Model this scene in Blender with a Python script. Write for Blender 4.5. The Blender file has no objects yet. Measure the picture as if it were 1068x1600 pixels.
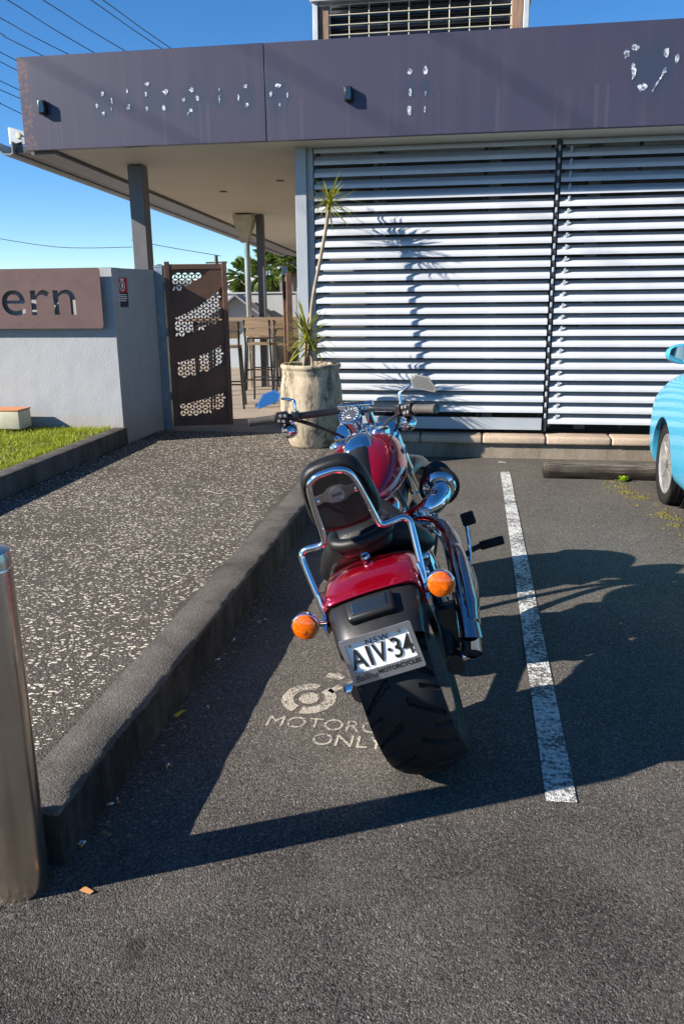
import bpy, bmesh, math, random
from mathutils import Vector, Matrix, noise
R = math.radians
S_ = math.sin; C_ = math.cos
random.seed(7)
scene = bpy.context.scene
COL = scene.collection

# ------------------------------------------------------------------ camera
F_PX, PITCH, YAW, ROLL, CAM_H = 1275.0, R(15.0), R(-9.1), R(-0.6), 1.55
_F = Vector((S_(YAW)*C_(PITCH), C_(YAW)*C_(PITCH), -S_(PITCH)))
_R = Vector((C_(YAW), -S_(YAW), 0)); _U = _R.cross(_F)
RT = _R*C_(ROLL) + _U*S_(ROLL); UP = _U*C_(ROLL) - _R*S_(ROLL)
cam_d = bpy.data.cameras.new('camera'); cam = bpy.data.objects.new('camera', cam_d); COL.objects.link(cam)
cam_d.sensor_fit = 'VERTICAL'; cam_d.sensor_height = 36; cam_d.sensor_width = 24
cam_d.lens = 36*F_PX/1600; cam_d.clip_start = .05; cam_d.clip_end = 3000
cam.matrix_world = Matrix(((RT.x, UP.x, -_F.x, 0), (RT.y, UP.y, -_F.y, 0), (RT.z, UP.z, -_F.z, CAM_H), (0, 0, 0, 1)))
scene.camera = cam
def ray(x, y): return _F + RT*((x-534)/F_PX) + UP*((800-y)/F_PX)      # used once, to set out far wires and trees
def ony(x, y, Y): d = ray(x, y); return Vector((0, 0, CAM_H)) + d*(Y/d.y)

# ------------------------------------------------------------------ sky, sun, exposure
SUN_EL = R(27.0); SAZ = Vector((.898, .44)).normalized()              # the way shadows fall on the ground
travel = Vector((SAZ.x*C_(SUN_EL), SAZ.y*C_(SUN_EL), -S_(SUN_EL)))
world = bpy.data.worlds.new('World'); scene.world = world; world.use_nodes = True
wn = world.node_tree.nodes; wl = world.node_tree.links; wn.clear()
sky = wn.new('ShaderNodeTexSky'); sky.sky_type = 'NISHITA'; sky.sun_disc = False
sky.sun_elevation = SUN_EL; sky.sun_rotation = math.atan2(-SAZ.x, -SAZ.y)
sky.air_density = .7; sky.dust_density = 0; sky.ozone_density = 4.0
bg = wn.new('ShaderNodeBackground'); bg.inputs['Strength'].default_value = .08
wo = wn.new('ShaderNodeOutputWorld'); hs = wn.new('ShaderNodeHueSaturation'); hs.inputs['Saturation'].default_value = 1.2; wl.new(sky.outputs[0], hs.inputs['Color']); wl.new(hs.outputs[0], bg.inputs[0]); wl.new(bg.outputs[0], wo.inputs[0])
sd = bpy.data.lights.new('sun', 'SUN'); sd.energy = 5.0; sd.angle = R(.55); sd.color = (1, .93, .83)
sun = bpy.data.objects.new('sun', sd); COL.objects.link(sun)
sun.rotation_euler = travel.to_track_quat('-Z', 'Y').to_euler(); sun.location = (-8, -4, 6)
vs = scene.view_settings; vs.view_transform = 'Standard'; vs.look = 'None'; vs.exposure = 1.2; vs.gamma = 1; vs.use_curve_mapping = False
scene.render.engine = 'CYCLES'

# ------------------------------------------------------------------ materials
MATS = {}
class NT:
    def __init__(s, name):
        s.m = bpy.data.materials.new(name); s.m.use_nodes = True; s.t = s.m.node_tree
        s.t.nodes.clear(); s.out = s.n('ShaderNodeOutputMaterial'); s.b = s.n('ShaderNodeBsdfPrincipled')
        s.t.links.new(s.b.outputs[0], s.out.inputs[0]); MATS[name] = s.m
    def n(s, k, **kw):
        o = s.t.nodes.new(k)
        for a, v in kw.items(): setattr(o, a, v)
        return o
    def set(s, node, **kw):
        for a, v in kw.items():
            i = node.inputs[a.replace('_', ' ')]
            if hasattr(v, 'is_output') or isinstance(v, bpy.types.NodeSocket): s.t.links.new(v, i)
            else: i.default_value = v
        return node
    def p(s, **kw): s.set(s.b, **kw); return s
    def co(s, scale=(1, 1, 1), kind='Object', rot=(0, 0, 0)):
        c = s.n('ShaderNodeTexCoord'); m = s.n('ShaderNodeMapping'); s.t.links.new(c.outputs[kind], m.inputs[0])
        m.inputs['Scale'].default_value = scale; m.inputs['Rotation'].default_value = rot; return m.outputs[0]
    def noise(s, sc, det=4, co=None, rough=.55, dist=0):
        o = s.n('ShaderNodeTexNoise'); s.set(o, Scale=sc, Detail=det, Roughness=rough, Distortion=dist)
        s.t.links.new(co or s.co(), o.inputs['Vector']); return o.outputs[0]
    def vor(s, sc, co=None, feature='F1', rnd=1.0):
        o = s.n('ShaderNodeTexVoronoi', feature=feature); s.set(o, Scale=sc, Randomness=rnd)
        s.t.links.new(co or s.co(), o.inputs['Vector']); return o
    def ramp(s, fac, stops, interp='LINEAR'):
        o = s.n('ShaderNodeValToRGB'); o.color_ramp.interpolation = interp; e = o.color_ramp.elements
        while len(e) < len(stops): e.new(.5)
        for i, (p, c) in enumerate(stops):
            e[i].position = p; e[i].color = (c if len(c) == 4 else (*c, 1)) if hasattr(c, '__len__') else (c, c, c, 1)
        s.t.links.new(fac, o.inputs[0]); return o.outputs[0]
    def mix(s, fac, a, b, mode='MIX'):
        o = s.n('ShaderNodeMix', data_type='RGBA', blend_type=mode)
        for k, v in ((0, fac), (6, a), (7, b)):
            if isinstance(v, bpy.types.NodeSocket): s.t.links.new(v, o.inputs[k])
            else: o.inputs[k].default_value = v if not hasattr(v, '__len__') else ((*v, 1) if len(v) == 3 else v)
        return o.outputs[2]
    def math(s, op, a, b=0.0):
        o = s.n('ShaderNodeMath', operation=op)
        for k, v in ((0, a), (1, b)):
            if isinstance(v, bpy.types.NodeSocket): s.t.links.new(v, o.inputs[k])
            else: o.inputs[k].default_value = v
        return o.outputs[0]
    def bump(s, h, strength=.3, dist=.01, normal=None):
        o = s.n('ShaderNodeBump'); s.set(o, Strength=strength, Distance=dist, Height=h)
        if normal: s.t.links.new(normal, o.inputs['Normal'])
        s.t.links.new(o.outputs[0], s.b.inputs['Normal']); return o.outputs[0]

def plain(name, col, rough=.5, metal=0, coat=0, var=.12, vscale=8, bump=0, bscale=60, coatr=.05, spec=.5):
    t = NT(name); n = t.noise(vscale, 5)
    c = t.mix(t.ramp(n, [(.3, 0), (.7, 1)]), tuple(x*(1-var) for x in col), tuple(min(1, x*(1+var)) for x in col))
    t.p(Base_Color=c, Metallic=metal, Coat_Weight=coat, Coat_Roughness=coatr, Specular_IOR_Level=spec)
    t.p(Roughness=t.ramp(t.noise(vscale*2.3, 4), [(.2, max(.02, rough*.8)), (.8, min(1, rough*1.2))]))
    if bump: t.bump(t.noise(bscale, 4), bump, .004)
    return t.m

def mat_asphalt():
    t = NT('asphalt')
    v = t.vor(235); v2 = t.vor(120); n = t.noise(1.1, 5); n2 = t.noise(70, 5)
    base = t.ramp(t.math('ADD', t.math('MULTIPLY', n, .55), t.math('MULTIPLY', n2, .45)), [(.3, (.052, .047, .043)), (.7, (.130, .118, .107))])
    rnd = t.ramp(v.outputs['Color'], [(.0, .35), (.45, .8), (.75, 1.2), (.9, 1.9), (1, 3.2)])
    rnd = t.mix(1, rnd, t.ramp(v2.outputs['Color'], [(.0, .7), (.8, 1.1), (1, 1.7)]), 'MULTIPLY')
    c = t.mix(1, base, rnd, 'MULTIPLY')
    pits = t.ramp(t.noise(95, 3), [(.36, .2), (.45, 1)])
    c = t.mix(.8, c, pits, 'MULTIPLY')
    oil = t.ramp(t.noise(.75, 4), [(.48, 1), (.7, .66)]); c = t.mix(1, c, oil, 'MULTIPLY')
    drip = t.ramp(t.noise(5.5, 3, rough=.4), [(.66, 1), (.74, .5)]); c = t.mix(1, c, drip, 'MULTIPLY')
    dust = t.ramp(t.noise(2.1, 6, rough=.7), [(.45, 0), (.75, .35)]); c = t.mix(dust, c, (.19, .17, .145))
    g = t.n('ShaderNodeSeparateXYZ'); t.t.links.new(t.co(), g.inputs[0])
    bayf = t.math('MULTIPLY', t.math('MINIMUM', t.math('MAXIMUM', t.math('MULTIPLY', t.math('SUBTRACT', t.math('ADD', g.outputs[1], t.math('MULTIPLY', t.noise(1.7, 5), 1.2)), 2.4), 1.1), 0), 1), .48)
    c = t.mix(bayf, c, t.mix(1, (.155, .138, .118), rnd, 'MULTIPLY'))
    t.p(Base_Color=c, Roughness=.9, Specular_IOR_Level=.12)
    h = t.math('ADD', t.math('MULTIPLY', v.outputs['Distance'], -1.0), t.math('ADD', t.math('MULTIPLY', v2.outputs['Distance'], -.5), t.math('MULTIPLY', t.ramp(v.outputs['Color'], [(0, 0), (1, 1)]), .45)))
    t.bump(h, .75, .0035)
def mat_path():
    t = NT('exposed_path')
    n = t.noise(1.3, 4); n2 = t.noise(60, 5)
    base = t.ramp(t.math('ADD', t.math('MULTIPLY', n, .5), t.math('MULTIPLY', n2, .5)), [(.3, (.064, .054, .045)), (.7, (.128, .112, .094))])
    fine = t.vor(140); base = t.mix(1, base, t.ramp(fine.outputs['Color'], [(0, .5), (.8, 1.1), (1, 1.6)]), 'MULTIPLY')
    chips = None
    sx = t.n('ShaderNodeSeparateXYZ'); t.t.links.new(t.co(), sx.inputs[0])
    edge = t.ramp(t.math('ADD', sx.outputs[0], t.math('MULTIPLY', t.noise(2.2, 3), .5)), [(0, 1), (1, 1)])
    dens = t.ramp(t.noise(1.6, 3), [(.32, 0), (.6, 1)])
    for sc, rot, th in ((40, .2, .42), (56, .5, .46), (32, -.2, .34), (82, .8, .44)):
        co = t.co((1, 1.5, 1), rot=(0, 0, rot)); nn = t.n('ShaderNodeTexNoise'); t.set(nn, Scale=70.0, Detail=2.0)
        v = t.vor(sc, t.mix(.02, co, nn.outputs[1], 'ADD'))
        sp = t.n('ShaderNodeSeparateColor'); t.t.links.new(v.outputs['Color'], sp.inputs[0])
        pick = t.math('GREATER_THAN', sp.outputs[0], t.ramp(dens, [(0, .80), (1, .52)]))
        m = t.math('MULTIPLY', pick, t.math('LESS_THAN', v.outputs['Distance'], t.math('MULTIPLY', sp.outputs[1], th)))
        chips = m if chips is None else t.math('MAXIMUM', chips, m)
    near = t.math('LESS_THAN', sx.outputs[0], t.math('SUBTRACT', t.math('MULTIPLY', t.noise(3, 2), .3), 1.42))
    chips = t.math('MULTIPLY', chips, near)
    ccol = t.ramp(t.noise(25, 2), [(.25, (.42, .37, .28)), (.42, (.62, .56, .44)), (.75, (.82, .77, .65))])
    t.p(Base_Color=t.mix(chips, base, ccol), Roughness=.88, Specular_IOR_Level=.12)
    h = t.math('ADD', t.math('MULTIPLY', fine.outputs['Distance'], -.7), t.math('ADD', t.noise(110, 3), t.math('MULTIPLY', chips, .5)))
    t.bump(h, .9, .004)
def mat_concrete(name, a, b, dirt=(.02, .018, .016), amount=.5, rough=.85, bscale=120):
    t = NT(name); n = t.noise(2.5, 5); n2 = t.noise(90, 4)
    c = t.ramp(t.math('ADD', t.math('MULTIPLY', n, .5), t.math('MULTIPLY', n2, .5)), [(.3, a), (.7, b)])
    st = t.ramp(t.noise(4, 6, t.co((1, 1, .35)), .7), [(.45, 0), (.72, amount)])
    c = t.mix(st, c, dirt); v = t.vor(160); c = t.mix(.6, c, t.ramp(v.outputs['Color'], [(0, .55), (.8, 1.1), (1, 1.5)]), 'MULTIPLY')
    t.p(Base_Color=c, Roughness=rough, Specular_IOR_Level=.15)
    t.bump(t.math('ADD', t.noise(bscale, 4), t.math('MULTIPLY', v.outputs['Distance'], -.5)), .7, .004)
def mat_render():
    t = NT('grey_render'); n = t.noise(1.4, 5); n2 = t.noise(9, 5, t.co((1, 1, .4)))
    c = t.ramp(t.math('ADD', t.math('MULTIPLY', n, .5), t.math('MULTIPLY', n2, .5)), [(.3, (.28, .29, .305)), (.7, (.35, .36, .37))])
    sx = t.n('ShaderNodeSeparateXYZ'); t.t.links.new(t.co(), sx.inputs[0])
    splash = t.ramp(t.math('ADD', sx.outputs[2], t.math('MULTIPLY', t.noise(5, 3), .25)), [(.42, .55), (.62, 0)])
    t.p(Base_Color=t.mix(splash, c, (.30, .24, .19)), Roughness=.8, Specular_IOR_Level=.3); t.bump(t.math('ADD', t.noise(55, 5), t.math('MULTIPLY', t.noise(6, 3), 1.5)), .4, .005)
def mat_fascia():
    t = NT('fascia_paint'); n = t.noise(1.0, 4)
    c = t.ramp(n, [(.3, (.038, .036, .066)), (.7, (.048, .043, .072))])
    streak = t.ramp(t.noise(14, 4, t.co((1, 1, .03))), [(.45, 0), (.75, .35)])
    c = t.mix(streak, c, (.070, .060, .080))
    g = t.n('ShaderNodeNewGeometry'); sx = t.n('ShaderNodeSeparateXYZ'); t.t.links.new(g.outputs['Position'], sx.inputs[0])
    tot = None
    for x, z, r in ((-3.31, 3.2, .15), (-3.09, 3.2, .09), (-2.9, 3.22, .1), (-2.74, 3.2, .09), (-2.5, 3.2, .16), (-2.25, 3.21, .09), (-2.02, 3.2, .13), (-1.74, 3.2, .15), (-.59, 3.21, .07), (-.465, 3.21, .07), (1.36, 3.28, .22)):
        dx = t.math('SUBTRACT', sx.outputs[0], x); dz = t.math('MULTIPLY', t.math('SUBTRACT', sx.outputs[2], z), .75)
        d = t.math('SQRT', t.math('ADD', t.math('MULTIPLY', dx, dx), t.math('MULTIPLY', dz, dz)))
        m = t.ramp(t.math('DIVIDE', t.math('ADD', d, t.math('MULTIPLY', t.math('SUBTRACT', t.noise(16, 3), .5), .09)), r), [(.40, .85), (1.1, 0)])
        tot = m if tot is None else t.math('MAXIMUM', tot, m)
    c = t.mix(tot, c, (.028, .040, .070))
    run = t.ramp(t.noise(22, 3, t.co((1, 1, .02))), [(.6, 0), (.72, .4)])
    low = t.math('MULTIPLY', run, t.ramp(sx.outputs[2], [(0, 0), (1, 0)]) if False else t.math('LESS_THAN', sx.outputs[2], 3.18))
    c = t.mix(t.math('MULTIPLY', low, .6), c, (.11, .095, .115))
    rust = t.math('MULTIPLY', t.ramp(t.noise(30, 5), [(.45, 0), (.6, 1)]), t.ramp(t.math('ADD', t.math('MULTIPLY', sx.outputs[0], -1), t.math('MULTIPLY', t.noise(6, 3), .25)), [(0, 0), (1, 0)]) if False else t.math('LESS_THAN', t.math('ADD', sx.outputs[0], t.math('MULTIPLY', t.noise(7, 4), .3)), -3.87))
    c = t.mix(t.math('MULTIPLY', rust, .55), c, (.17, .085, .06))
    t.p(Base_Color=c, Roughness=.42, Specular_IOR_Level=.45); t.bump(t.noise(3, 2), .08, .01)
def mat_rust(name, a, b, pale, rough=.75):
    t = NT(name); n = t.noise(5, 6, dist=.4); n2 = t.noise(60, 5)
    c = t.ramp(t.math('ADD', t.math('MULTIPLY', n, .6), t.math('MULTIPLY', n2, .4)), [(.3, a), (.65, b), (.85, pale)])
    t.p(Base_Color=c, Roughness=rough, Metallic=.1); t.bump(t.noise(120, 4), .35, .002)
def mat_wood(name, a, b, sc=(1, 14, 14), rough=.65):
    t = NT(name); n = t.noise(3, 6, t.co(sc), .65, .6)
    t.p(Base_Color=t.ramp(n, [(.3, a), (.7, b)]), Roughness=rough); t.bump(n, .4, .004)
def mat_sleeper():
    t = NT('sleeper_timber'); n = t.noise(3, 7, t.co((1.2, 26, 26)), .7, .5); g = t.n('ShaderNodeSeparateXYZ'); t.t.links.new(t.co(), g.inputs[0])
    c = t.ramp(n, [(.32, (.020, .016, .013)), (.5, (.10, .085, .07)), (.72, (.23, .20, .17))])
    rot = t.ramp(t.math('ADD', g.outputs[2], t.math('MULTIPLY', t.math('SUBTRACT', t.noise(7, 5), .5), .10)), [(.055, .92), (.125, 0)])
    t.p(Base_Color=t.mix(rot, c, (.014, .011, .009)), Roughness=.92, Specular_IOR_Level=.15); t.bump(n, .8, .008)
mat_sleeper()
def mat_pot():
    t = NT('weathered_pot'); n = t.noise(5, 5)
    c = t.ramp(n, [(.3, (.32, .255, .17)), (.7, (.46, .38, .27))])
    d = t.ramp(t.noise(5.5, 7, t.co((1.6, 1.6, .55)), .72, .6), [(.47, 0), (.60, .85)])
    c = t.mix(d, c, (.05, .045, .038)); c = t.mix(t.ramp(t.noise(12, 4), [(.5, 0), (.75, .45)]), c, (.52, .46, .37))
    t.p(Base_Color=c, Roughness=.9, Specular_IOR_Level=.2); t.bump(t.noise(40, 5), .5, .006)
def mat_paintmark(name, col, wear):
    t = NT(name); n = t.noise(55, 5, rough=.7); n2 = t.noise(4, 3)
    m = t.ramp(t.math('ADD', t.math('MULTIPLY', n, .7), t.math('MULTIPLY', n2, .3)), [(wear-.05, 0), (wear+.05, 1)])
    v = t.vor(170); c = t.mix(m, (.10, .094, .088), t.mix(.5, col, t.ramp(v.outputs['Color'], [(0, .6), (1, 1.2)]), 'MULTIPLY'))
    t.p(Base_Color=c, Roughness=.8, Specular_IOR_Level=.3); t.bump(t.math('ADD', t.noise(130, 3), t.math('MULTIPLY', v.outputs['Distance'], -.8)), .8, .005)
def mat_glass(name, col, rough=.05):
    t = NT(name); t.p(Base_Color=(*col, 1), Roughness=rough, Specular_IOR_Level=.8, Coat_Weight=1.0)
def mat_lens():
    t = NT('amber_lens'); v = t.vor(120, feature='F1'); n = t.noise(30, 2)
    t.p(Base_Color=t.ramp(v.outputs['Distance'], [(.1, (.80, .16, .0)), (.7, (.66, .10, .0))]), Roughness=.1, Coat_Weight=1, Subsurface_Weight=.15, Subsurface_Radius=(.02, .008, .001), Subsurface_Scale=.6)
    t.bump(v.outputs['Distance'], .15, .003)
def mat_leaf(name, a, b, rough=.5, trans=.25):
    t = NT(name); oi = t.n('ShaderNodeObjectInfo'); n = t.noise(4, 3); g = t.n('ShaderNodeNewGeometry')
    c = t.mix(t.math('ADD', t.math('MULTIPLY', n, .6), t.math('MULTIPLY', g.outputs['Random Per Island'], .5)), a, b)
    t.p(Base_Color=c, Roughness=rough, Specular_IOR_Level=.4)
    tr = t.n('ShaderNodeBsdfTranslucent'); t.t.links.new(c, tr.inputs[0]); mx = t.n('ShaderNodeMixShader'); mx.inputs[0].default_value = trans
    t.t.links.new(t.b.outputs[0], mx.inputs[1]); t.t.links.new(tr.outputs[0], mx.inputs[2]); t.t.links.new(mx.outputs[0], t.out.inputs[0])

mat_asphalt(); mat_path(); mat_render(); mat_fascia(); mat_pot(); mat_lens()
mat_concrete('kerb_concrete', (.085, .076, .066), (.17, .153, .133), amount=.6)
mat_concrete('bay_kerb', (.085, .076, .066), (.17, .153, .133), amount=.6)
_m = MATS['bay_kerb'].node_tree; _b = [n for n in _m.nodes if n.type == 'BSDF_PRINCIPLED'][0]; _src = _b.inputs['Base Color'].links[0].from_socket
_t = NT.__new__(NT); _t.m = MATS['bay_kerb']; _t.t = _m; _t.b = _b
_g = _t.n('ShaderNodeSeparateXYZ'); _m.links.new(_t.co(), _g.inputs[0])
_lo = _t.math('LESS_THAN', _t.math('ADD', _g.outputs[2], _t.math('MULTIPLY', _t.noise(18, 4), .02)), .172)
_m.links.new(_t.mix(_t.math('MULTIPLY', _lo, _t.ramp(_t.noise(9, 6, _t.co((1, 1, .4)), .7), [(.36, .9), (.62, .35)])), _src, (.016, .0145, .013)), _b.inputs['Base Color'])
mat_concrete('old_kerb', (.07, .066, .06), (.16, .15, .13), amount=.8)
mat_concrete('paver_stone', (.40, .30, .22), (.52, .41, .31), dirt=(.24, .18, .14), amount=.35)
mat_concrete('plinth_concrete', (.20, .165, .125), (.33, .28, .22), dirt=(.08, .07, .05), amount=.6)
mat_concrete('verandah_paving', (.26, .215, .175), (.37, .315, .26), dirt=(.15, .12, .10), amount=.4)
t = NT('white_residue'); t.p(Base_Color=t.ramp(t.noise(38, 5, rough=.75), [(.40, (.05, .055, .09)), (.50, (.24, .27, .32)), (.62, (.66, .68, .70))]), Roughness=.8)
mat_rust('corten', (.070, .036, .024), (.155, .078, .048), (.30, .155, .085))
mat_rust('corten_pale', (.070, .040, .040), (.112, .064, .060), (.21, .145, .135))
mat_wood('old_timber', (.014, .011, .009), (.15, .125, .098), (1.4, 22, 22), .9)
mat_wood('table_timber', (.115, .075, .045), (.24, .165, .10), (1, 16, 16))
mat_wood('weathered_post', (.10, .055, .035), (.34, .22, .15), (14, 14, 1.2), .8)
mat_paintmark('white_line_paint', (.64, .63, .60), .49)
mat_paintmark('stencil_paint', (.42, .37, .30), .47)
plain('louvre_paint', (.47, .485, .51), .38, var=.10, vscale=2.5)
plain('trim_paint', (.33, .36, .39), .4, var=.06, vscale=3)
plain('dark_trim', (.030, .030, .034), .4, var=.15)
plain('gutter_paint', (.16, .17, .185), .4, var=.1)
plain('post_paint', (.10, .095, .10), .4, var=.1)
plain('soffit_paint', (.47, .435, .365), .7, var=.04, vscale=1.5)
plain('backing_board', (.060, .052, .045), .8, var=.3, vscale=2)
plain('stud_grey', (.17, .17, .17), .6, var=.15)
plain('galvanised', (.22, .28, .32), .42, .6, var=.2, vscale=14)
plain('roof_metal', (.30, .30, .31), .4, .5)
plain('ac_metal', (.50, .52, .52), .45, .2)
plain('chrome', (.80, .81, .83), .07, 1, var=.02)
plain('smoked_chrome', (.34, .35, .37), .10, 1, var=.05)
plain('stainless', (.66, .58, .49), .24, 1, var=.10, vscale=5)
plain('black_metal', (.012, .012, .013), .32, .0, .3)
plain('black_plastic', (.012, .012, .013), .34, var=.15, bump=.05, bscale=220, spec=.35)
plain('black_leather', (.010, .010, .0105), .38, var=.2, bump=.3, bscale=260, spec=.30)
plain('rim_black', (.008, .008, .009), .5, spec=.3)
plain('grip_rubber', (.060, .052, .046), .7, var=.2)
plain('rubber', (.014, .0135, .0135), .6, var=.25, vscale=14, bump=.12, bscale=160, spec=.25)
plain('red_paint', (.50, .002, .020), .17, .75, 1.0, var=.06, vscale=3, coatr=.02)
plain('dull_grey', (.20, .19, .18), .35, .7)
plain('engine_metal', (.34, .34, .35), .3, .9)
plain('dial_face', (.05, .055, .065), .3, 0, 1)
plain('white_print', (.75, .75, .75), .5, var=.03)
plain('black_print', (.015, .015, .015), .5)
plain('plate_white', (.90, .89, .86), .45, var=.03)
plain('plate_frame_silver', (.55, .58, .62), .2, .85, var=.1, vscale=30)
plain('blue_car_paint', (.05, .33, .50), .30, .1, .5, var=.02, coatr=.02)
plain('alloy', (.62, .60, .57), .3, .8)
mat_glass('dark_glass', (.012, .016, .018)); mat_glass('mirror_glass', (.5, .55, .55))
plain('mirror_silver', (.60, .62, .63), .02, 1, var=.01)
plain('sign_red', (.42, .012, .03), .4); plain('sign_navy', (.012, .018, .035), .4)
plain('beige_box', (.50, .46, .34), .6); plain('orange_lid', (.50, .20, .08), .7)
plain('white_wall', (.72, .72, .72), .7); plain('blue_print', (.05, .06, .35), .5)
plain('wire_black', (.012, .012, .014), .5); plain('yellow_litter', (.62, .52, .02), .5); plain('paper_litter', (.65, .66, .68), .6); plain('tan_litter', (.45, .22, .08), .7)
plain('soil', (.035, .025, .018), .95, bump=.6, bscale=40); plain('stem_bark', (.26, .20, .14), .85, var=.3, bump=.5, bscale=50)
plain('palm_skirt', (.30, .20, .10), .9, var=.35, vscale=6); plain('moss', (.10, .085, .02), .95, var=.4, vscale=30, bump=.6)
mat_leaf('grass_blade', (.16, .24, .012, 1), (.40, .42, .03, 1), .55, .35)
mat_leaf('spiky_leaf', (.09, .14, .012, 1), (.40, .36, .04, 1), .4, .25)
mat_leaf('palm_leaf', (.05, .095, .015, 1), (.19, .25, .05, 1), .45, .2)
mat_leaf('weed_leaf', (.20, .36, .01, 1), (.35, .45, .02, 1), .5, .3)

# ------------------------------------------------------------------ mesh helpers
def frame(d):
    d = Vector(d).normalized(); a = Vector((0, 0, 1)) if abs(d.z) < .9 else Vector((1, 0, 0))
    x = a.cross(d).normalized(); return x, d.cross(x), d
def smooth_path(pts, k=6):
    P = [Vector(p) for p in pts]
    if len(P) < 3: return P
    out = []
    for i in range(len(P)-1):
        p0 = P[max(i-1, 0)]; p1 = P[i]; p2 = P[i+1]; p3 = P[min(i+2, len(P)-1)]
        for j in range(k):
            t = j/k; out.append(.5*((2*p1)+(p2-p0)*t+(2*p0-5*p1+4*p2-p3)*t*t+(3*p1-p0-3*p2+p3)*t**3))
    out.append(P[-1]); return out
class MB:
    def __init__(s): s.v = []; s.f = []
    def add(s, v, f):
        o = len(s.v); s.v += [tuple(p) for p in v]; s.f += [tuple(i+o for i in q) for q in f]; return s
    def box(s, c, d, b=0, m=None, seg=1):
        bm = bmesh.new(); bmesh.ops.create_cube(bm, size=1)
        for q in bm.verts: q.co = Vector((q.co.x*d[0], q.co.y*d[1], q.co.z*d[2]))
        if b: bmesh.ops.bevel(bm, geom=bm.edges[:], offset=b, segments=seg, profile=.5, affect='EDGES')
        m = m or Matrix.Identity(3); c = Vector(c); bm.verts.index_update()
        s.add([c + m @ q.co for q in bm.verts], [[q.index for q in f.verts] for f in bm.faces]); bm.free(); return s
    def tube(s, pts, r, n=10, caps=True, smooth=0, flat=1.0):
        P = smooth_path(pts, smooth) if smooth else [Vector(p) for p in pts]
        N = len(P); rs = r if isinstance(r, (list, tuple)) else [r]*N
        if len(rs) != N: rs = [rs[0] + (rs[-1]-rs[0])*i/(N-1) for i in range(N)] if len(rs) == 2 else [rs[min(int(i/(N-1)*(len(rs)-1)+.5), len(rs)-1)] for i in range(N)]
        ux = None; vv = []; ff = []
        for i, p in enumerate(P):
            d = (P[min(i+1, N-1)]-P[max(i-1, 0)]).normalized()
            if ux is None: ux = frame(d)[0]
            ux = (ux - d*ux.dot(d)).normalized(); uy = d.cross(ux)
            for k in range(n):
                a = 2*math.pi*k/n; vv.append(p + ux*(rs[i]*C_(a)) + uy*(rs[i]*S_(a)*flat))
        for i in range(N-1):
            for k in range(n): ff.append((i*n+k, i*n+(k+1) % n, (i+1)*n+(k+1) % n, (i+1)*n+k))
        if caps: ff.append(tuple(range(n-1, -1, -1))); ff.append(tuple((N-1)*n+k for k in range(n)))
        return s.add(vv, ff)
    def lathe(s, prof, o=(0, 0, 0), ax=(0, 0, 1), n=32, closed=False, caps=True):
        x, y, d = frame(ax); o = Vector(o); vv = []; ff = []; N = len(prof)
        for r, h in prof:
            for k in range(n):
                a = 2*math.pi*k/n; vv.append(o + d*h + x*(r*C_(a)) + y*(r*S_(a)))
        for i in range(N if closed else N-1):
            j = (i+1) % N
            for k in range(n): ff.append((i*n+k, i*n+(k+1) % n, j*n+(k+1) % n, j*n+k))
        if not closed and caps:
            if prof[0][0] > 1e-5: ff.append(tuple(range(n-1, -1, -1)))
            if prof[-1][0] > 1e-5: ff.append(tuple((N-1)*n+k for k in range(n)))
        return s.add(vv, ff)
    def loft(s, secs, caps=True, closed=True):
        n = len(secs[0]); vv = [p for q in secs for p in q]; ff = []
        for i in range(len(secs)-1):
            for k in range(n if closed else n-1): ff.append((i*n+k, i*n+(k+1) % n, (i+1)*n+(k+1) % n, (i+1)*n+k))
        if caps: ff.append(tuple(range(n-1, -1, -1))); ff.append(tuple((len(secs)-1)*n+k for k in range(n)))
        return s.add(vv, ff)
    def ell(s, c, r, n=16, m=8, rot=None):
        rot = rot or Matrix.Identity(3); c = Vector(c); vv = []; ff = []
        for i in range(m+1):
            t = math.pi*i/m
            for k in range(n):
                a = 2*math.pi*k/n; vv.append(c + rot @ Vector((r[0]*S_(t)*C_(a), r[1]*S_(t)*S_(a), r[2]*C_(t))))
        for i in range(m):
            for k in range(n): ff.append((i*n+k, (i+1)*n+k, (i+1)*n+(k+1) % n, i*n+(k+1) % n))
        return s.add(vv, ff)
    def prism(s, poly, o, ux, uy, th):
        """2-D outline on the plane (o, ux, uy), given thickness th along ux x uy"""
        o = Vector(o); ux = Vector(ux); uy = Vector(uy); w = ux.cross(uy).normalized()*th; n = len(poly)
        a = [o + ux*p[0] + uy*p[1] for p in poly]
        return s.add(a + [p + w for p in a], [tuple(range(n-1, -1, -1)), tuple(range(n, 2*n))] + [(k, (k+1) % n, n+(k+1) % n, n+k) for k in range(n)])
    def xf(s, fn): s.v = [tuple(fn(Vector(p))) for p in s.v]; return s
    def build(s, name, mat, parent=None, smooth=True, angle=38, solid=0, sub=0, kind=None):
        me = bpy.data.meshes.new(name); me.from_pydata(s.v, [], s.f)
        bm = bmesh.new(); bm.from_mesh(me); bmesh.ops.remove_doubles(bm, verts=bm.verts, dist=1e-5)
        if solid: bmesh.ops.recalc_face_normals(bm, faces=bm.faces); bmesh.ops.solidify(bm, geom=bm.faces[:], thickness=solid)
        bmesh.ops.recalc_face_normals(bm, faces=bm.faces); bm.to_mesh(me); bm.free()
        if sub:
            o0 = bpy.data.objects.new('t', me); COL.objects.link(o0); q = o0.modifiers.new('s', 'SUBSURF'); q.levels = sub; q.render_levels = sub
            me2 = bpy.data.meshes.new_from_object(o0.evaluated_get(bpy.context.evaluated_depsgraph_get())); bpy.data.objects.remove(o0); bpy.data.meshes.remove(me); me = me2; me.name = name
        me.materials.clear(); me.materials.append(MATS[mat])
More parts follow.
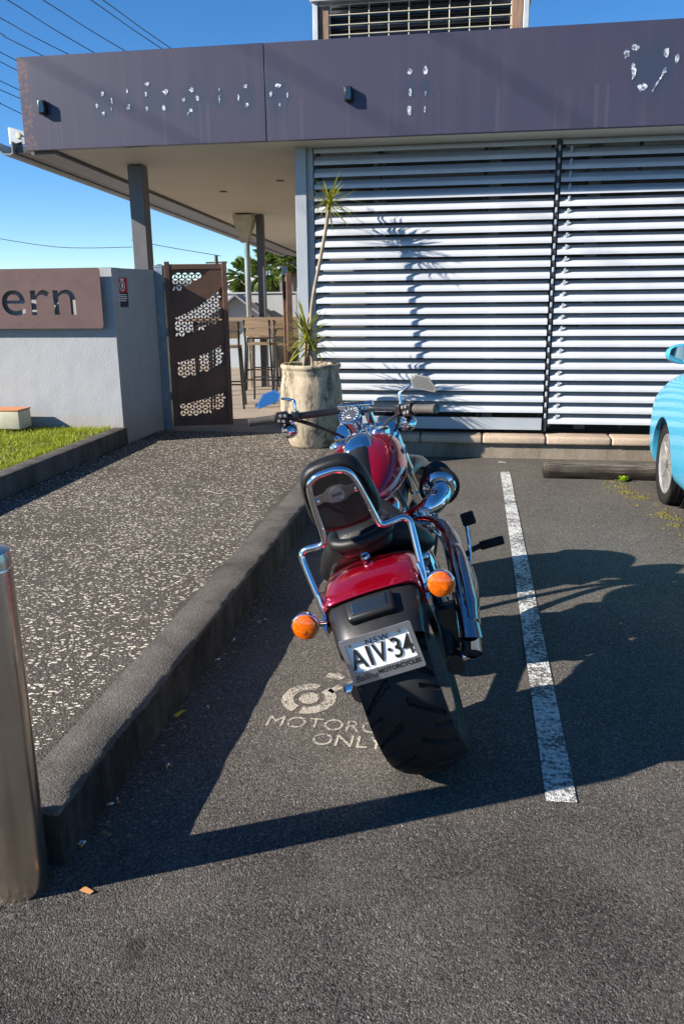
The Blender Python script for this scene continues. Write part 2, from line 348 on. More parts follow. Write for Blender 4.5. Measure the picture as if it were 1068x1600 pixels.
        if smooth:
            me.shade_smooth()
            if angle < 180: me.set_sharp_from_angle(angle=R(angle))
        return link(name, me, parent, kind)
def link(name, me, parent=None, kind=None):
    o = bpy.data.objects.new(name, me); COL.objects.link(o)
    if parent: o.parent = parent
    if kind: o['kind'] = kind
    return o
def tag(o, label, cat, group=None):
    o['label'] = label; o['category'] = cat
    if group: o['group'] = group
    return o
def thing(name, label, cat, loc=(0, 0, 0), rz=0, group=None):
    o = bpy.data.objects.new(name, None); COL.objects.link(o); o.location = loc; o.rotation_euler = (0, 0, rz); o.empty_display_size = .1
    return tag(o, label, cat, group)
def copy_tree(o, parent=None):
    c = o.copy(); COL.objects.link(c); c.parent = parent
    for ch in list(o.children): copy_tree(ch, c)
    return c
def struct(o): o['kind'] = 'structure'; return o
def curve_mesh(cu):
    o = bpy.data.objects.new('t', cu); COL.objects.link(o); bpy.context.view_layer.update()
    me = bpy.data.meshes.new_from_object(o.evaluated_get(bpy.context.evaluated_depsgraph_get())); bpy.data.objects.remove(o); return me
def text_curve(s, size, ext=.001, shear=0, space=1, align='CENTER', off=0):
    cu = bpy.data.curves.new('txt', 'FONT'); cu.body = s; cu.size = size; cu.extrude = ext; cu.align_x = align; cu.align_y = 'CENTER'; cu.shear = shear; cu.space_character = space; cu.offset = off; return cu
def text_obj(name, s, size, mat, o, ux, uy, parent=None, ext=.001, wx=1, **kw):
    me = curve_mesh(text_curve(s, size, ext, **kw)); me.materials.clear(); me.materials.append(MATS[mat])
    o = Vector(o); ux = Vector(ux).normalized(); uy = Vector(uy).normalized(); w = ux.cross(uy)
    for q in me.vertices: q.co = o + ux*q.co.x*wx + uy*q.co.y + w*q.co.z
    return link(name, me, parent)
def holes_mesh(outer, loops, th):
    """flat plate with holes (2-D), thickness th"""
    cu = bpy.data.curves.new('pl', 'CURVE'); cu.dimensions = '2D'; cu.fill_mode = 'BOTH'; cu.extrude = th/2
    for L in [outer]+loops:
        sp = cu.splines.new('POLY'); sp.points.add(len(L)-1); sp.use_cyclic_u = True
        for i, p in enumerate(L): sp.points[i].co = (p[0], p[1], 0, 1)
    return curve_mesh(cu)
def place_mesh(me, name, mat, o, ux, uy, parent=None):
    o = Vector(o); ux = Vector(ux).normalized(); uy = Vector(uy).normalized(); w = ux.cross(uy)
    for q in me.vertices: q.co = o + ux*q.co.x + uy*q.co.y + w*q.co.z
    me.materials.clear(); me.materials.append(MATS[mat]); return link(name, me, parent)
def rrect(x0, y0, x1, y1, r, n=5):
    out = []
    for cx, cy, a in ((x1-r, y0+r, -90), (x1-r, y1-r, 0), (x0+r, y1-r, 90), (x0+r, y0+r, 180)):
        out += [(cx+r*C_(R(a+90*i/n)), cy+r*S_(R(a+90*i/n))) for i in range(n+1)]
    return out

# ------------------------------------------------------------------ ground, kerbs, path
KZ = .18
m = MB().add([(-400, -400, 0), (400, -400, 0), (400, 400, 0), (-400, 400, 0)], [(0, 1, 2, 3)]); struct(m.build('car_park_ground', 'asphalt', smooth=False))
struct(MB().box((-2.24, 4.955, KZ/2-.05), (1.96, 6.27, KZ+.1)).build('footpath', 'exposed_path', smooth=False))
struct(MB().box((-6.5, 19.0, KZ/2-.05), (16, 21.8, KZ+.092)).build('verandah_floor', 'verandah_paving', smooth=False))
# the kerb beside the bay: one cast length after another
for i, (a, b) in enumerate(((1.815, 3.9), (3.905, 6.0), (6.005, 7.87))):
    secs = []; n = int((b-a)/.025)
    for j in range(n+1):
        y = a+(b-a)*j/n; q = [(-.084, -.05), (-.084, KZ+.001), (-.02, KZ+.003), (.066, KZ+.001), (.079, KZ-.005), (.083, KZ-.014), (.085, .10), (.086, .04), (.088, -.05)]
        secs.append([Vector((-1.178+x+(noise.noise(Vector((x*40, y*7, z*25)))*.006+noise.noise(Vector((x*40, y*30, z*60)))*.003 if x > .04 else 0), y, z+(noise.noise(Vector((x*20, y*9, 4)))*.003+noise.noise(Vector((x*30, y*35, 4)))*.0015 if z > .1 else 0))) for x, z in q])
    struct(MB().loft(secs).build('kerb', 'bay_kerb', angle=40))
for i, (a, b) in enumerate(((.2, 2.6), (2.604, 5.0), (5.004, 7.335))):
    k = MB().box((-3.31, (a+b)/2, .16), (.14, b-a, .345), .012, seg=2); struct(k.build('lawn_kerb', 'old_kerb'))
struct(MB().box((-9.4, 3.65, .13), (12.04, 7.2, .36)).build('lawn_soil', 'soil', smooth=False))
gm = MB(); random.seed(3)
for i in range(26000):
    y = 4.2+3.12*random.random()**.75; x = -3.39-2.6*random.random()**1.3
    if noise.noise(Vector((x*3, y*3, 2))) > .33 and random.random() < .8: continue
    h = random.uniform(.014, .055)*(1+.5*noise.noise(Vector((x*2, y*2, 9)))); a = random.random()*6.28; w = random.uniform(.002, .004); lx = random.gauss(0, .016); ly = random.gauss(0, .016)
    dx, dy = C_(a)*w, S_(a)*w
    gm.v += [(x-dx, y-dy, .305), (x+dx, y+dy, .305), (x+lx*.5+dx*.7, y+ly*.5+dy*.7, .31+h*.6), (x+lx, y+ly, .31+h)]
    o = len(gm.v)-4; gm.f += [(o, o+1, o+2), (o, o+2, o+3)]
gme = bpy.data.meshes.new('lawn_grass'); gme.from_pydata(gm.v, [], gm.f); gme.materials.append(MATS['grass_blade'])
g = link('lawn_grass', gme, None, 'stuff'); tag(g, 'bright green lawn beside the grey rendered wall', 'grass')
# bay line, dash and stencil
struct(MB().add([(.268, 2.31, .004), (.364, 2.315, .004), (.352, 7.24, .004), (.270, 7.23, .004)], [(0, 1, 2, 3)]).build('bay_line', 'white_line_paint', smooth=False))
struct(MB().add([(.262, 7.62, .004), (.335, 7.62, .004), (.332, 7.71, .004), (.262, 7.70, .004)], [(0, 1, 2, 3)]).build('bay_line_dash', 'white_line_paint', smooth=False))
st = thing('painted_stencil', 'worn cream motorcycle symbol and words stencilled on the asphalt behind the rear wheel', 'road marking', (-.40, 2.66, 0))
o = text_obj('lettering', 'MOTORCYCLE', .112, 'stencil_paint', (0, .02, .0016), (1, 0, 0), (0, 1, 0), st, .0001, wx=.88)
o = text_obj('lettering', 'ONLY', .112, 'stencil_paint', (.0, -.085, .0016), (1, 0, 0), (0, 1, 0), st, .0001, wx=.88)
def ring(cx, cy, r1, r2, a0, a1, n=24, sy=1):
    P = [(cx+r2*C_(R(a0+(a1-a0)*i/n)), cy+sy*r2*S_(R(a0+(a1-a0)*i/n))) for i in range(n+1)]
    return P+[(cx+r1*C_(R(a0+(a1-a0)*i/n)), cy+sy*r1*S_(R(a0+(a1-a0)*i/n))) for i in range(n, -1, -1)]
def flatpoly(P, z=.0016):
    return MB().add([(x, y, z) for x, y in P], [tuple(range(len(P)))])
for P in (ring(-.20, .215, .062, .108, -100, 52, sy=1.15), ring(-.20, .215, .062, .108, 75, 245, sy=1.15), ring(-.20, .215, 0.0005, .04, 0, 359, sy=1.15), ring(.22, .215, .062, .108, -100, 60, sy=1.15), ring(.22, .215, .062, .108, 80, 245, sy=1.15),
          [(-.14, .29), (-.115, .265), (-.08, .32), (-.105, .345)], [(-.17, .41), (-.10, .385), (-.085, .42), (-.12, .45), (-.16, .445)], [(-.07, .36), (0, .33), (.1, .33), (.13, .42), (.05, .46), (-.02, .43)], [(.1, .36), (.16, .3), (.19, .33), (.14, .46), (.09, .47)]):
    mb = flatpoly(P); me = bpy.data.meshes.new('s'); mb.build('symbol_piece', 'stencil_paint', st, smooth=False)

# plinth, ledge of pavers, timber wheel stop
struct(MB().box((1.9, 7.985, .055), (6.0, .21, .17)).build('plinth', 'plinth_concrete', smooth=False))
ledge = struct(MB().box((1.9, 8.02, .16), (5.99, .24, .05)).build('ledge', 'plinth_concrete', smooth=False))
x = -1.08; random.seed(5)
while x < 4.6:
    w = .595; b = MB().box((x+w/2, 7.955, .183), (w-.007, .25, .075), .02, seg=3); b.xf(lambda p: p+Vector((0, noise.noise(p*6)*.004, noise.noise(p*5)*.003))); b.build('paver', 'paver_stone', ledge); x += w
sl = MB(); secs = []
for i in range(71):
    x = .63+1.75*i/70; e = 1-.10*(1 if i in (0, 70) else 0); sec = []
    for k in range(30):
        a_ = 2*math.pi*k/30; ca, sa = C_(a_), S_(a_); px_ = .105*math.copysign(abs(ca)**.55, ca)*e; pz_ = .072*math.copysign(abs(sa)**.55, sa)*e
        d_ = noise.noise(Vector((x*1.3, k*1.7, 2)))*.011+noise.noise(Vector((x*4, k*.5, 9)))*.008+noise.noise(Vector((x*14, k*1.1, 4)))*.003
        sec.append(Vector((x+(noise.noise(Vector((k*.8, 3, i)))*.02 if i in (0, 70) else 0), 7.11+px_+ca*d_, max(-.01, .062+pz_+sa*d_))))
    secs.append(sec)
sl.loft(secs); tag(sl.build('timber_wheel_stop', 'sleeper_timber', angle=40), 'weathered round-edged timber sleeper laid before the ledge as a wheel stop', 'wheel stop')

# ------------------------------------------------------------------ the tavern building
YF, YW = 7.58, 7.97
def sof(y): return 2.862-.04*(y-7.6)
bld = thing('tavern_building', 'low tavern building with purple grey fascia, cream soffit and grey posts', 'building', (0, 8.1, 0))
def bpart(mb, name, mat, **kw):
    mb.xf(lambda p: p-Vector((0, 8.1, 0))); return mb.build(name, mat, bld, **kw)
def slab(x0, x1, y0, y1, dz0, dz1):
    return MB().add([(x0, y0, sof(y0)+dz0), (x1, y0, sof(y0)+dz0), (x1, y1, sof(y1)+dz0), (x0, y1, sof(y1)+dz0), (x0, y0, sof(y0)+dz1), (x1, y0, sof(y0)+dz1), (x1, y1, sof(y1)+dz1), (x0, y1, sof(y1)+dz1)],
                    [(0, 3, 2, 1), (4, 5, 6, 7), (0, 1, 5, 4), (1, 2, 6, 5), (2, 3, 7, 6), (3, 0, 4, 7)])
bpart(slab(-3.87, 6, 7.66, 19, 0, .03), 'soffit', 'soffit_paint', smooth=False)
bpart(slab(-4.2, 6, 7.66, 19.1, .06, .12), 'roof', 'roof_metal', smooth=False)
bpart(slab(-4.12, -3.885, 7.66, 19, -.035, .05), 'eave_beam', 'post_paint', smooth=False)
bpart(slab(-4.28, -4.13, 7.70, 19, -.005, .05), 'eave_board', 'dark_trim', smooth=False)
g = MB(); secs = []
for y in (7.66, 19.05):
    secs.append([Vector((-4.30+a, y, sof(y)+b)) for a, b in ((0, .09), (0, -.015), (-.03, -.03), (-.10, -.025), (-.155, .02), (-.165, .09), (-.155, .092), (-.145, .03), (-.10, -.01), (-.03, -.015), (-.012, 0), (-.012, .09))])
g.loft(secs); bpart(g, 'gutter', 'gutter_paint', angle=30)
for x0, x1 in ((-4.131, -1.853), (-1.847, 1.95), (1.956, 4.2), (4.206, 6.0)):
    bpart(MB().box(((x0+x1)/2, YF+.03, 3.238), (x1-x0, .06, .776), .003), 'fascia_panel', 'fascia_paint')
bpart(MB().box((.93, YF+.075, 3.25), (10.1, .02, .74)), 'fascia_backing', 'dark_trim', smooth=False)
bpart(MB().box((.95, YF+.075, 2.875), (10.0, .11, .02)), 'fascia_flashing', 'dark_trim', smooth=False)
# glue marks left where the old letters were
random.seed(11)
marks = [(321,294,7,8),(304,332,5,8),(350,315,3,9),(350,340,3,5),(325,355,6,7),(398,284,4,8),(403,335,8,9),(460,262,9,6),(457,295,4,8),(460,340,5,10),(519,288,11,9),(513,338,6,11),(599,280,8,8),(575,311,6,6),(618,307,6,8),(597,345,6,7),(588,356,4,5),(686,280,3,6),(686,310,3,12),(767,270,7,7),(745,305,4,9),(772,329,6,7),(869,268,10,6),(847,294,5,8),(898,297,3,10),(874,327,4,5)]
marks = [(a/2, b/2, w/2, h/2) for a, b, w, h in marks]
marks += [(480+a/1.816, b/1.816, w/1.816, h/1.816) for a, b, w, h in ((291,203,7,8),(335,200,7,13),(291,262,4,13),(335,265,2,8),(289,313,7,15),(333,310,3,9),(905,153,8,12),(928,136,11,9),(925,200,7,21),(950,248,14,11),(1018,150,8,11),(1048,166,5,12))]
for a, b, w, h in marks:
    c = ony(a, b, YF); P = []
    for i in range(13):
        t = 2*math.pi*i/13; k = random.uniform(.6, 1.05); P.append((w/165*k*C_(t), h/165*k*S_(t)))
    bpart(MB().prism(P, (c.x, YF, c.z), (1, 0, 0), (0, 0, 1), .003), 'glue_mark', 'white_residue', smooth=False)
c = ony(480+998/1.816, 225/1.816, YF); bpart(MB().prism([(-.055, -.085), (-.044, -.09), (-.01, -.03), (.03, .035), (.05, .05), (.045, .085), (.025, .075), (.012, .03), (-.02, -.02)], (c.x, YF, c.z), (1, 0, 0), (0, 0, 1), .003), 'glue_mark', 'white_residue', smooth=False)
# posts, column, core walls behind the louvres
bpart(MB().box((-3.43, 8.5, 1.50), (.155, .155, 2.64), .004), 'post', 'post_paint')
bpart(MB().box((-3.14, 12.31, 1.42), (.105, .105, 2.50), .004), 'post', 'post_paint')
bpart(MB().tube([(-3.325, 12.2, .17), (-3.325, 12.2, 2.30)], .043, 14), 'downpipe', 'stainless')
bpart(MB().loft([[Vector((-3.325+a*s-.02, 12.2+b*s, z)) for a, b in ((-.06, -.05), (.06, -.05), (.06, .05), (-.06, .05))] for z, s in ((2.28, .9), (2.36, 1.2), (2.55, 2.2), (2.66, 2.4))]), 'rainwater_head', 'beige_box', smooth=False)
bpart(MB().box((-1.628, 8.03, 1.52), (.105, .18, 2.68), .003), 'column', 'trim_paint')
bpart(MB().box((-1.547, 8.06, 1.52), (.056, .14, 2.678), .003), 'column_flange', 'trim_paint')
bpart(MB().box((2.2, 8.46, 1.5), (7.5, .1, 2.72)), 'inner_wall', 'backing_board', smooth=False)
bpart(MB().box((-1.63, 13.6, 1.5), (.12, 10.5, 2.6)), 'side_wall', 'soffit_paint', smooth=False)
for x in (-.93, .15, 1.05, 2.1, 3.2): bpart(MB().box((x, 8.31, 1.53), (.11, .10, 2.6), .004), 'stud', 'stud_grey')
for z in (.85, 1.75, 2.62): bpart(MB().box((2.2, 8.38, z), (7.4, .05, .07)), 'girt', 'stud_grey', smooth=False)
o = ony(300, 312, 10.3); bpart(MB().lathe([(.045, 0), (.05, -.006), (.036, -.012), (.0, -.010)], (-3.05, 10.2, sof(10.2)), n=18), 'downlight', 'dark_trim')
bpart(MB().lathe([(.045, 0), (.05, -.006), (.036, -.012), (.0, -.010)], (-2.2, 9.6, sof(9.6)), n=18), 'downlight', 'stud_grey')
# louvre screens
def slat_mesh(x0, x1):
    prof = [(0, 0), (.001, .014), (.004, .031), (.012, .039), (.03, .0495), (.06, .067), (.090, .085), (.093, .083), (.063, .063), (.032, .0415), (.016, .034), (.009, .027), (.005, .012), (.004, 0)]
    mb = MB(); mb.loft([[Vector((x, a, b)) for a, b in prof] for x in (x0, x1)]); return mb
def louvre(x0, x1, label, extra):
    w = x1-x0; L = thing('louvre_screen', label, 'louvre screen', ((x0+x1)/2, YW, 0))
    s0 = slat_mesh(-w/2, w/2).build('slat', 'louvre_paint', L, angle=50)
    z0 = .427-(.103 if extra else 0); n = 25 if extra else 24; random.seed(int(x1*10))
    for i in range(n):
        s = s0 if i == 0 else s0.copy()
        if i: COL.objects.link(s); s.parent = L
        s.location = (0, 0, z0+.103*i); s.rotation_euler = (R(random.gauss(0, 1.4)), R(random.gauss(0, .045)), 0)
    for sx in (-w/2+.02, w/2-.02, -w*.22, w*.22) if not extra else (-w/2+.02, -w*.2, w*.2, w/2-.02): MB().box((sx, .125, 1.55), (.035, .03, 2.55), .002).build('upright', 'dark_trim', L)
    if not extra: MB().box((0, .02, .318), (w-.004, .03, .115), .003).build('kick_plate', 'trim_paint', L)
    return L
L1 = louvre(-1.505, .668, 'white louvre screen with grey kick plate behind the potted plant', False)
L2 = louvre(.722, 3.0, 'white louvre screen on the right, behind the blue car', True)
MB().box((.695-1.861, .05, 1.58), (.03, .06, 2.66)).build('track', 'dark_trim', L2, smooth=False)
ck = MB().box((0, 0, 0), (.018, .02, .045), .003).build('clip', 'trim_paint', L2); ck.location = (.695-1.861, .008, .40)
ck2 = MB().box((0, 0, 0), (.02, .012, .05), .002, Matrix.Rotation(R(12), 3, 'Y')).build('pivot_arm', 'trim_paint', L2); ck2.location = (.80-1.861, .02, .39)
for i in range(1, 24):
    for src in (ck, ck2):
        c = src.copy(); COL.objects.link(c); c.parent = L2; c.location = src.location+Vector((0, 0, .103*i))
# wall lamps on the fascia, floodlight at its end, rooftop unit
for x, z, lb in ((-3.905, 3.199, 'small black wall lamp near the left end of the fascia'), (-1.116, 3.188, 'small black wall lamp on the fascia above the louvres')):
    t = thing('wall_lamp', lb, 'wall lamp', (x, YF, z), 0, 'fascia lamps')
    MB().box((0, -.03, 0), (.07, .055, .115), .008, seg=2).build('housing', 'black_plastic', t); MB().box((0, -.06, 0), (.05, .008, .095), .003).build('cover', 'dark_glass', t); MB().box((0, -.004, 0), (.05, .006, .08)).build('bracket', 'dark_trim', t)
t = thing('floodlight', 'white floodlight fixed at the left end of the fascia', 'floodlight', (-4.22, 7.75, 3.0))
MB().loft([[Vector((x, y, z)) for y, z in ((-.05*s, -.055*s), (.05*s, -.055*s), (.05*s, .055*s), (-.05*s, .055*s))] for x, s in ((-.12, 1.3), (-.10, 1.35), (.02, .75), (.06, .7))]).build('housing', 'ac_metal', t); MB().lathe([(.0, .012), (.022, .010), (.026, 0)], (-.03, -.052, 0), (0, -1, 0), 16).build('knob', 'beige_box', t); MB().box((.08, .0, 0), (.05, .05, .06), .004).build('bracket', 'dark_trim', t)
ac = thing('rooftop_air_conditioner', 'rooftop air conditioner with wire grille and weathered timber posts above the fascia', 'air conditioner', (-.6, 8.6, 3.0))
MB().box((0, .55, .60), (1.72, .9, 1.1), .01).build('cabinet', 'dark_trim', ac)
for sx in (-1, 1):
    MB().box((sx*.985, .04, .62), (.05, .1, 1.22), .004).build('frame_post', 'ac_metal', ac); MB().box((sx*.905, .06, .60), (.10, .09, 1.18), .006).build('timber_post', 'weathered_post', ac)
MB().box((0, .03, 1.245), (2.06, .16, .05), .006).build('top_rail', 'ac_metal', ac); MB().box((0, .5, 1.275), (2.1, 1.1, .03), .006).build('lid', 'ac_metal', ac)
for i in range(10): MB().tube([(-.85+i*.189, .03, .45), (-.85+i*.189, .03, 1.21)], .006, 6).build('grille_wire', 'beige_box', ac)
for i in range(8): MB().tube([(-.86, .022, .60+i*.085), (.86, .022, .60+i*.085)], .005, 6).build('grille_bar', 'beige_box', ac)
for i in range(7): MB().box((0, .085, .64+i*.09), (1.68, .05, .006), 0, Matrix.Rotation(R(35), 3, 'X')).build('blade', 'black_metal', ac)

# ------------------------------------------------------------------ rendered wall, sign, notice, gate
wall = thing('rendered_wall', 'grey rendered wall with a return beside the gate', 'wall', (-3.28, 7.34, 0))
MB().box((-3.2, .10, .95), (6.4, .194, 1.70), .004).build('front_wall', 'grey_render', wall)
MB().prism([(-.2, .197), (-.0005, .197), (.082, .83), (-.2, .83)], (0, 0, .1), (1, 0, 0), (0, 1, 0), 1.698).build('return_wall', 'grey_render', wall, smooth=False)
sg = thing('tavern_sign', 'rusted steel sign with cut out letters on the grey wall', 'sign', (-3.365, 7.272, 1.53))
cu = text_curve('ern', .36, 0, align='LEFT', off=-.002)
to = bpy.data.objects.new('t', cu); COL.objects.link(to); bpy.context.view_layer.update()
tc = to.to_curve(bpy.context.evaluated_depsgraph_get(), apply_modifiers=False)
loops = []
for sp in tc.splines:
    pts = []
    bp = sp.bezier_points; n = len(bp)
    for i in range(n):
        a = bp[i]; b = bp[(i+1) % n]
        for k in range(8):
            t = k/8; q = a.co*(1-t)**3 + a.handle_right*3*t*(1-t)**2 + b.handle_left*3*t*t*(1-t) + b.co*t**3; pts.append((q.x, q.y))
    if len(pts) > 2: loops.append(pts)
to.to_curve_clear(); bpy.data.objects.remove(to)
xs = [p[0] for L in loops for p in L]; ys = [p[1] for L in loops for p in L]
kx = .73/(max(xs)-min(xs)); ky = .228/(max(ys)-min(ys)); mx0 = min(xs); my0 = min(ys)
loops = [[(-.985+(a-mx0)*kx, -.150+(b-my0)*ky) for a, b in L] for L in loops]
place_mesh(holes_mesh(rrect(-2.6, -.27, 0, .268, .03), loops, .008), 'sign_plate', 'corten_pale', (0, 0, 0), (1, 0, 0), (0, 0, 1), sg)
for x in (-.1, -1.3, -2.5):
    for z in (-.2, .2): MB().tube([(x, .004, z), (x, .072, z)], .01, 8).build('standoff', 'galvanised', sg)
ub = thing('utility_box', 'beige utility box with an orange top on the lawn by the wall', 'utility box', (-4.16, 7.14, .3))
MB().box((-.36, .0, .13), (.70, .22, .17), .012, seg=2).build('casing', 'beige_box', ub); MB().box((-.36, 0, .222), (.71, .23, .015), .005).build('lid', 'orange_lid', ub); MB().box((-.36, 0, .02), (.5, .12, .08), .01).build('base', 'kerb_concrete', ub)
nt = thing('wall_notice', 'red and navy notice with a prohibition symbol on the wall return', 'sign', (-3.2785, 7.535, 1.58), R(-7.4))
ux, uy = (0, 1, 0), (0, 0, 1)
MB().box((.003, 0, .065), (.005, .19, .135)).build('red_panel', 'sign_red', nt, smooth=False); MB().box((.003, 0, -.07), (.005, .19, .133)).build('navy_panel', 'sign_navy', nt, smooth=False)
def disc(r1, r2, z, mat, name):
    P = ring(0, z, r1, r2, 0, 360, 28); mb = MB(); n = len(P)//2
    mb.add([(.0075, a*.9, b) for a, b in P], [(i, i+1, 2*n-2-i, 2*n-1-i) for i in range(n-1)]); return mb.build(name, mat, nt, smooth=False)
disc(.040, .050, .06, 'white_print', 'symbol_ring'); disc(.001, .039, .06, 'black_print', 'symbol_disc')
MB().add([(.009, -.012, .035), (.009, .012, .035), (.009, .016, .07), (.009, .0, .095), (.009, -.014, .075)], [(0, 1, 2, 3, 4)]).build('symbol_figure', 'white_print', nt, smooth=False)
for i in range(4): MB().box((.0065, -.0+random.uniform(-.01, .01), -.022-i*.018), (.003, .13+random.uniform(-.02, .02), .007)).build('text_line', 'white_print', nt, smooth=False)
MB().box((.0065, 0, .118), (.003, .07, .009)).build('text_line', 'white_print', nt, smooth=False)

gp = thing('gate_post', 'square galvanised steel gate post at the end of the grey wall', 'post', (-3.15, 8.2, KZ))
MB().box((0, 0, .82), (.085, .085, 1.64), .004).build('shaft', 'galvanised', gp); MB().loft([[Vector((a*s, b*s, z)) for a, b in ((-.046, -.046), (.046, -.046), (.046, .046), (-.046, .046))] for z, s in ((1.64, 1), (1.655, 1), (1.675, .1))]).build('cap', 'galvanised', gp, smooth=False)
for z in (.35, 1.0, 1.45): MB().tube([(.058, -.02, z-.04), (.058, -.02, z+.04)], .013, 10).build('hinge', 'galvanised', gp)
GA = Vector((-3.085, 8.17, .215)); GB = Vector((-2.50, 8.352, .215)); gd = (GB-GA); GW = gd.length; gd.normalize(); gn = gd.cross(Vector((0, 0, 1)))   # gn faces the camera
GH = 1.64
gate = thing('rusted_gate', 'rusted steel gate standing ajar, with curved plates over a cut petal pattern', 'gate', GA)
def gpart(mb, name, mat='corten', **kw): mb.xf(lambda p: gd*p.x + Vector((0, 0, p.z)) - gn*p.y); return mb.build(name, mat, gate, **kw)   # local: x along, y away from camera, z up
for x, nm in ((.022, 'stile'), (GW-.022, 'stile')): gpart(MB().box((x, 0, GH/2+.01), (.05, .05, GH+.02), .003), nm)
gpart(MB().box((GW/2, 0, GH-.03), (GW-.092, .042, .05), .003), 'rail'); gpart(MB().box((GW/2, 0, .03), (GW-.092, .042, .055), .003), 'rail')
def swoosh(x, z0, z1): t = max(0, min(1, x/GW)); return z0+(z1-z0)*(.35*t+.65*t*t)
d = .066; loops = []
bands = ((.10, .16, .26, .40), (.55, .64, .80, .93), (1.02, 1.12, 1.28, 1.46))
def in_band(x, z):
    for a0, b0, a1, b1 in ((.06, .22, .20, .38), (.48, .65, .66, .88), (.90, 1.09, 1.10, 1.46), (1.33, 1.52, 1.75, 1.95)):
        if swoosh(x, a0, a1)+.012 < z < swoosh(x, b0, b1)+.012: return True
    return False
for j in range(int(GH/(d*.866))+1):
    for i in range(-1, int(GW/d)+2):
        p = Vector((i*d+(d/2 if j % 2 else 0), j*d*.866))
        for a in (0, 60, 120):
            q = p+Vector((C_(R(a)), S_(R(a))))*d; c = (p+q)/2; u = (q-p).normalized(); w = Vector((-u.y, u.x))
            if not (.07 < c.x < GW-.07 and .09 < c.y < GH-.09): continue
            if not in_band(c.x, c.y): continue
            L = d*.35; lens = []
            for k in range(7): t = -1+k/3; lens.append(c+u*L*t+w*(L*.40*(1-t*t)))
            for k in range(1, 6): t = 1-k/3; lens.append(c+u*L*t-w*(L*.40*(1-t*t)))
            loops.append([(v.x, v.y) for v in lens])
gme = holes_mesh([(.04, .05), (GW-.04, .05), (GW-.04, GH-.05), (.04, GH-.05)], loops, .004)
for q in gme.vertices: x_, y_, z_ = q.co; q.co = gd*x_ + Vector((0, 0, y_)) + gn*z_
gme.materials.clear(); gme.materials.append(MATS['corten']); link('petal_sheet', gme, gate)
for (a0, a1), (b0, b1) in (((.22, .38), (.48, .66)), ((.65, .88), (.90, 1.10)), ((1.09, 1.46), (1.33, 1.75))):
    P = [(x, max(.06, min(GH-.06, swoosh(x, a0, a1)))) for x in [.045+(GW-.09)*i/14 for i in range(15)]] + [(x, max(.07, min(GH-.055, swoosh(x, b0, b1)))) for x in [.045+(GW-.09)*i/14 for i in range(14, -1, -1)]]
    mb = MB(); n = len(P); mb.add([(x, -.016, z) for x, z in P] + [(x, -.010, z) for x, z in P], [tuple(range(n)), tuple(range(2*n-1, n-1, -1))] + [(k, (k+1) % n, n+(k+1) % n, n+k) for k in range(n)]); gpart(mb, 'curved_plate', smooth=False)
g2 = thing('open_gate_leaf', 'second rusted gate leaf folded back edge on beside the building', 'gate', (-2.03, 8.95, KZ))
u = (Vector((-1.83, 8.25, 0))-Vector((-2.03, 8.95, 0))); ul = u.length; u.normalize(); m3 = Matrix.Rotation(math.atan2(u.y, u.x), 3, 'Z')
def lp(x, y=0, z=0): return u*x+Vector((-u.y, u.x, 0))*y+Vector((0, 0, z))
MB().box(lp(0, 0, .79), (.055, .055, 1.56), .003, m3).build('stile', 'corten', g2); MB().box(lp(ul-.03, 0, .79), (.055, .055, 1.56), .003, m3).build('stile', 'corten', g2)
for z in (.05, 1.52): MB().box(lp(ul/2, 0, z), (ul-.1, .04, .05), .003, m3).build('rail', 'corten', g2)
MB().box(lp(ul/2, .005, .78), (ul-.08, .005, 1.44), 0, m3).build('sheet', 'corten', g2, smooth=False); MB().box(lp(.03, .06, .62), (.05, .08, .16), .006, m3).build('lock_box', 'galvanised', g2)
MB().box(lp(-.0, -.0, 1.61), (.06, .06, .1), .003, m3).build('post_cap', 'galvanised', g2)

# ------------------------------------------------------------------ bollard
bo = thing('bollard', 'round stainless steel bollard at the end of the kerb', 'bollard', (-1.168, 1.728, 0))
MB().lathe([(.071, 0), (.071, .93), (.069, .942)], n=40).build('shaft', 'stainless', bo); MB().lathe([(.0695, .942), (.068, .952), (.05, .958), (0, .959)], n=40).build('cap', 'stainless', bo); MB().lathe([(.0725, .905), (.0725, .912), (.071, .915)], n=40).build('collar', 'stainless', bo)

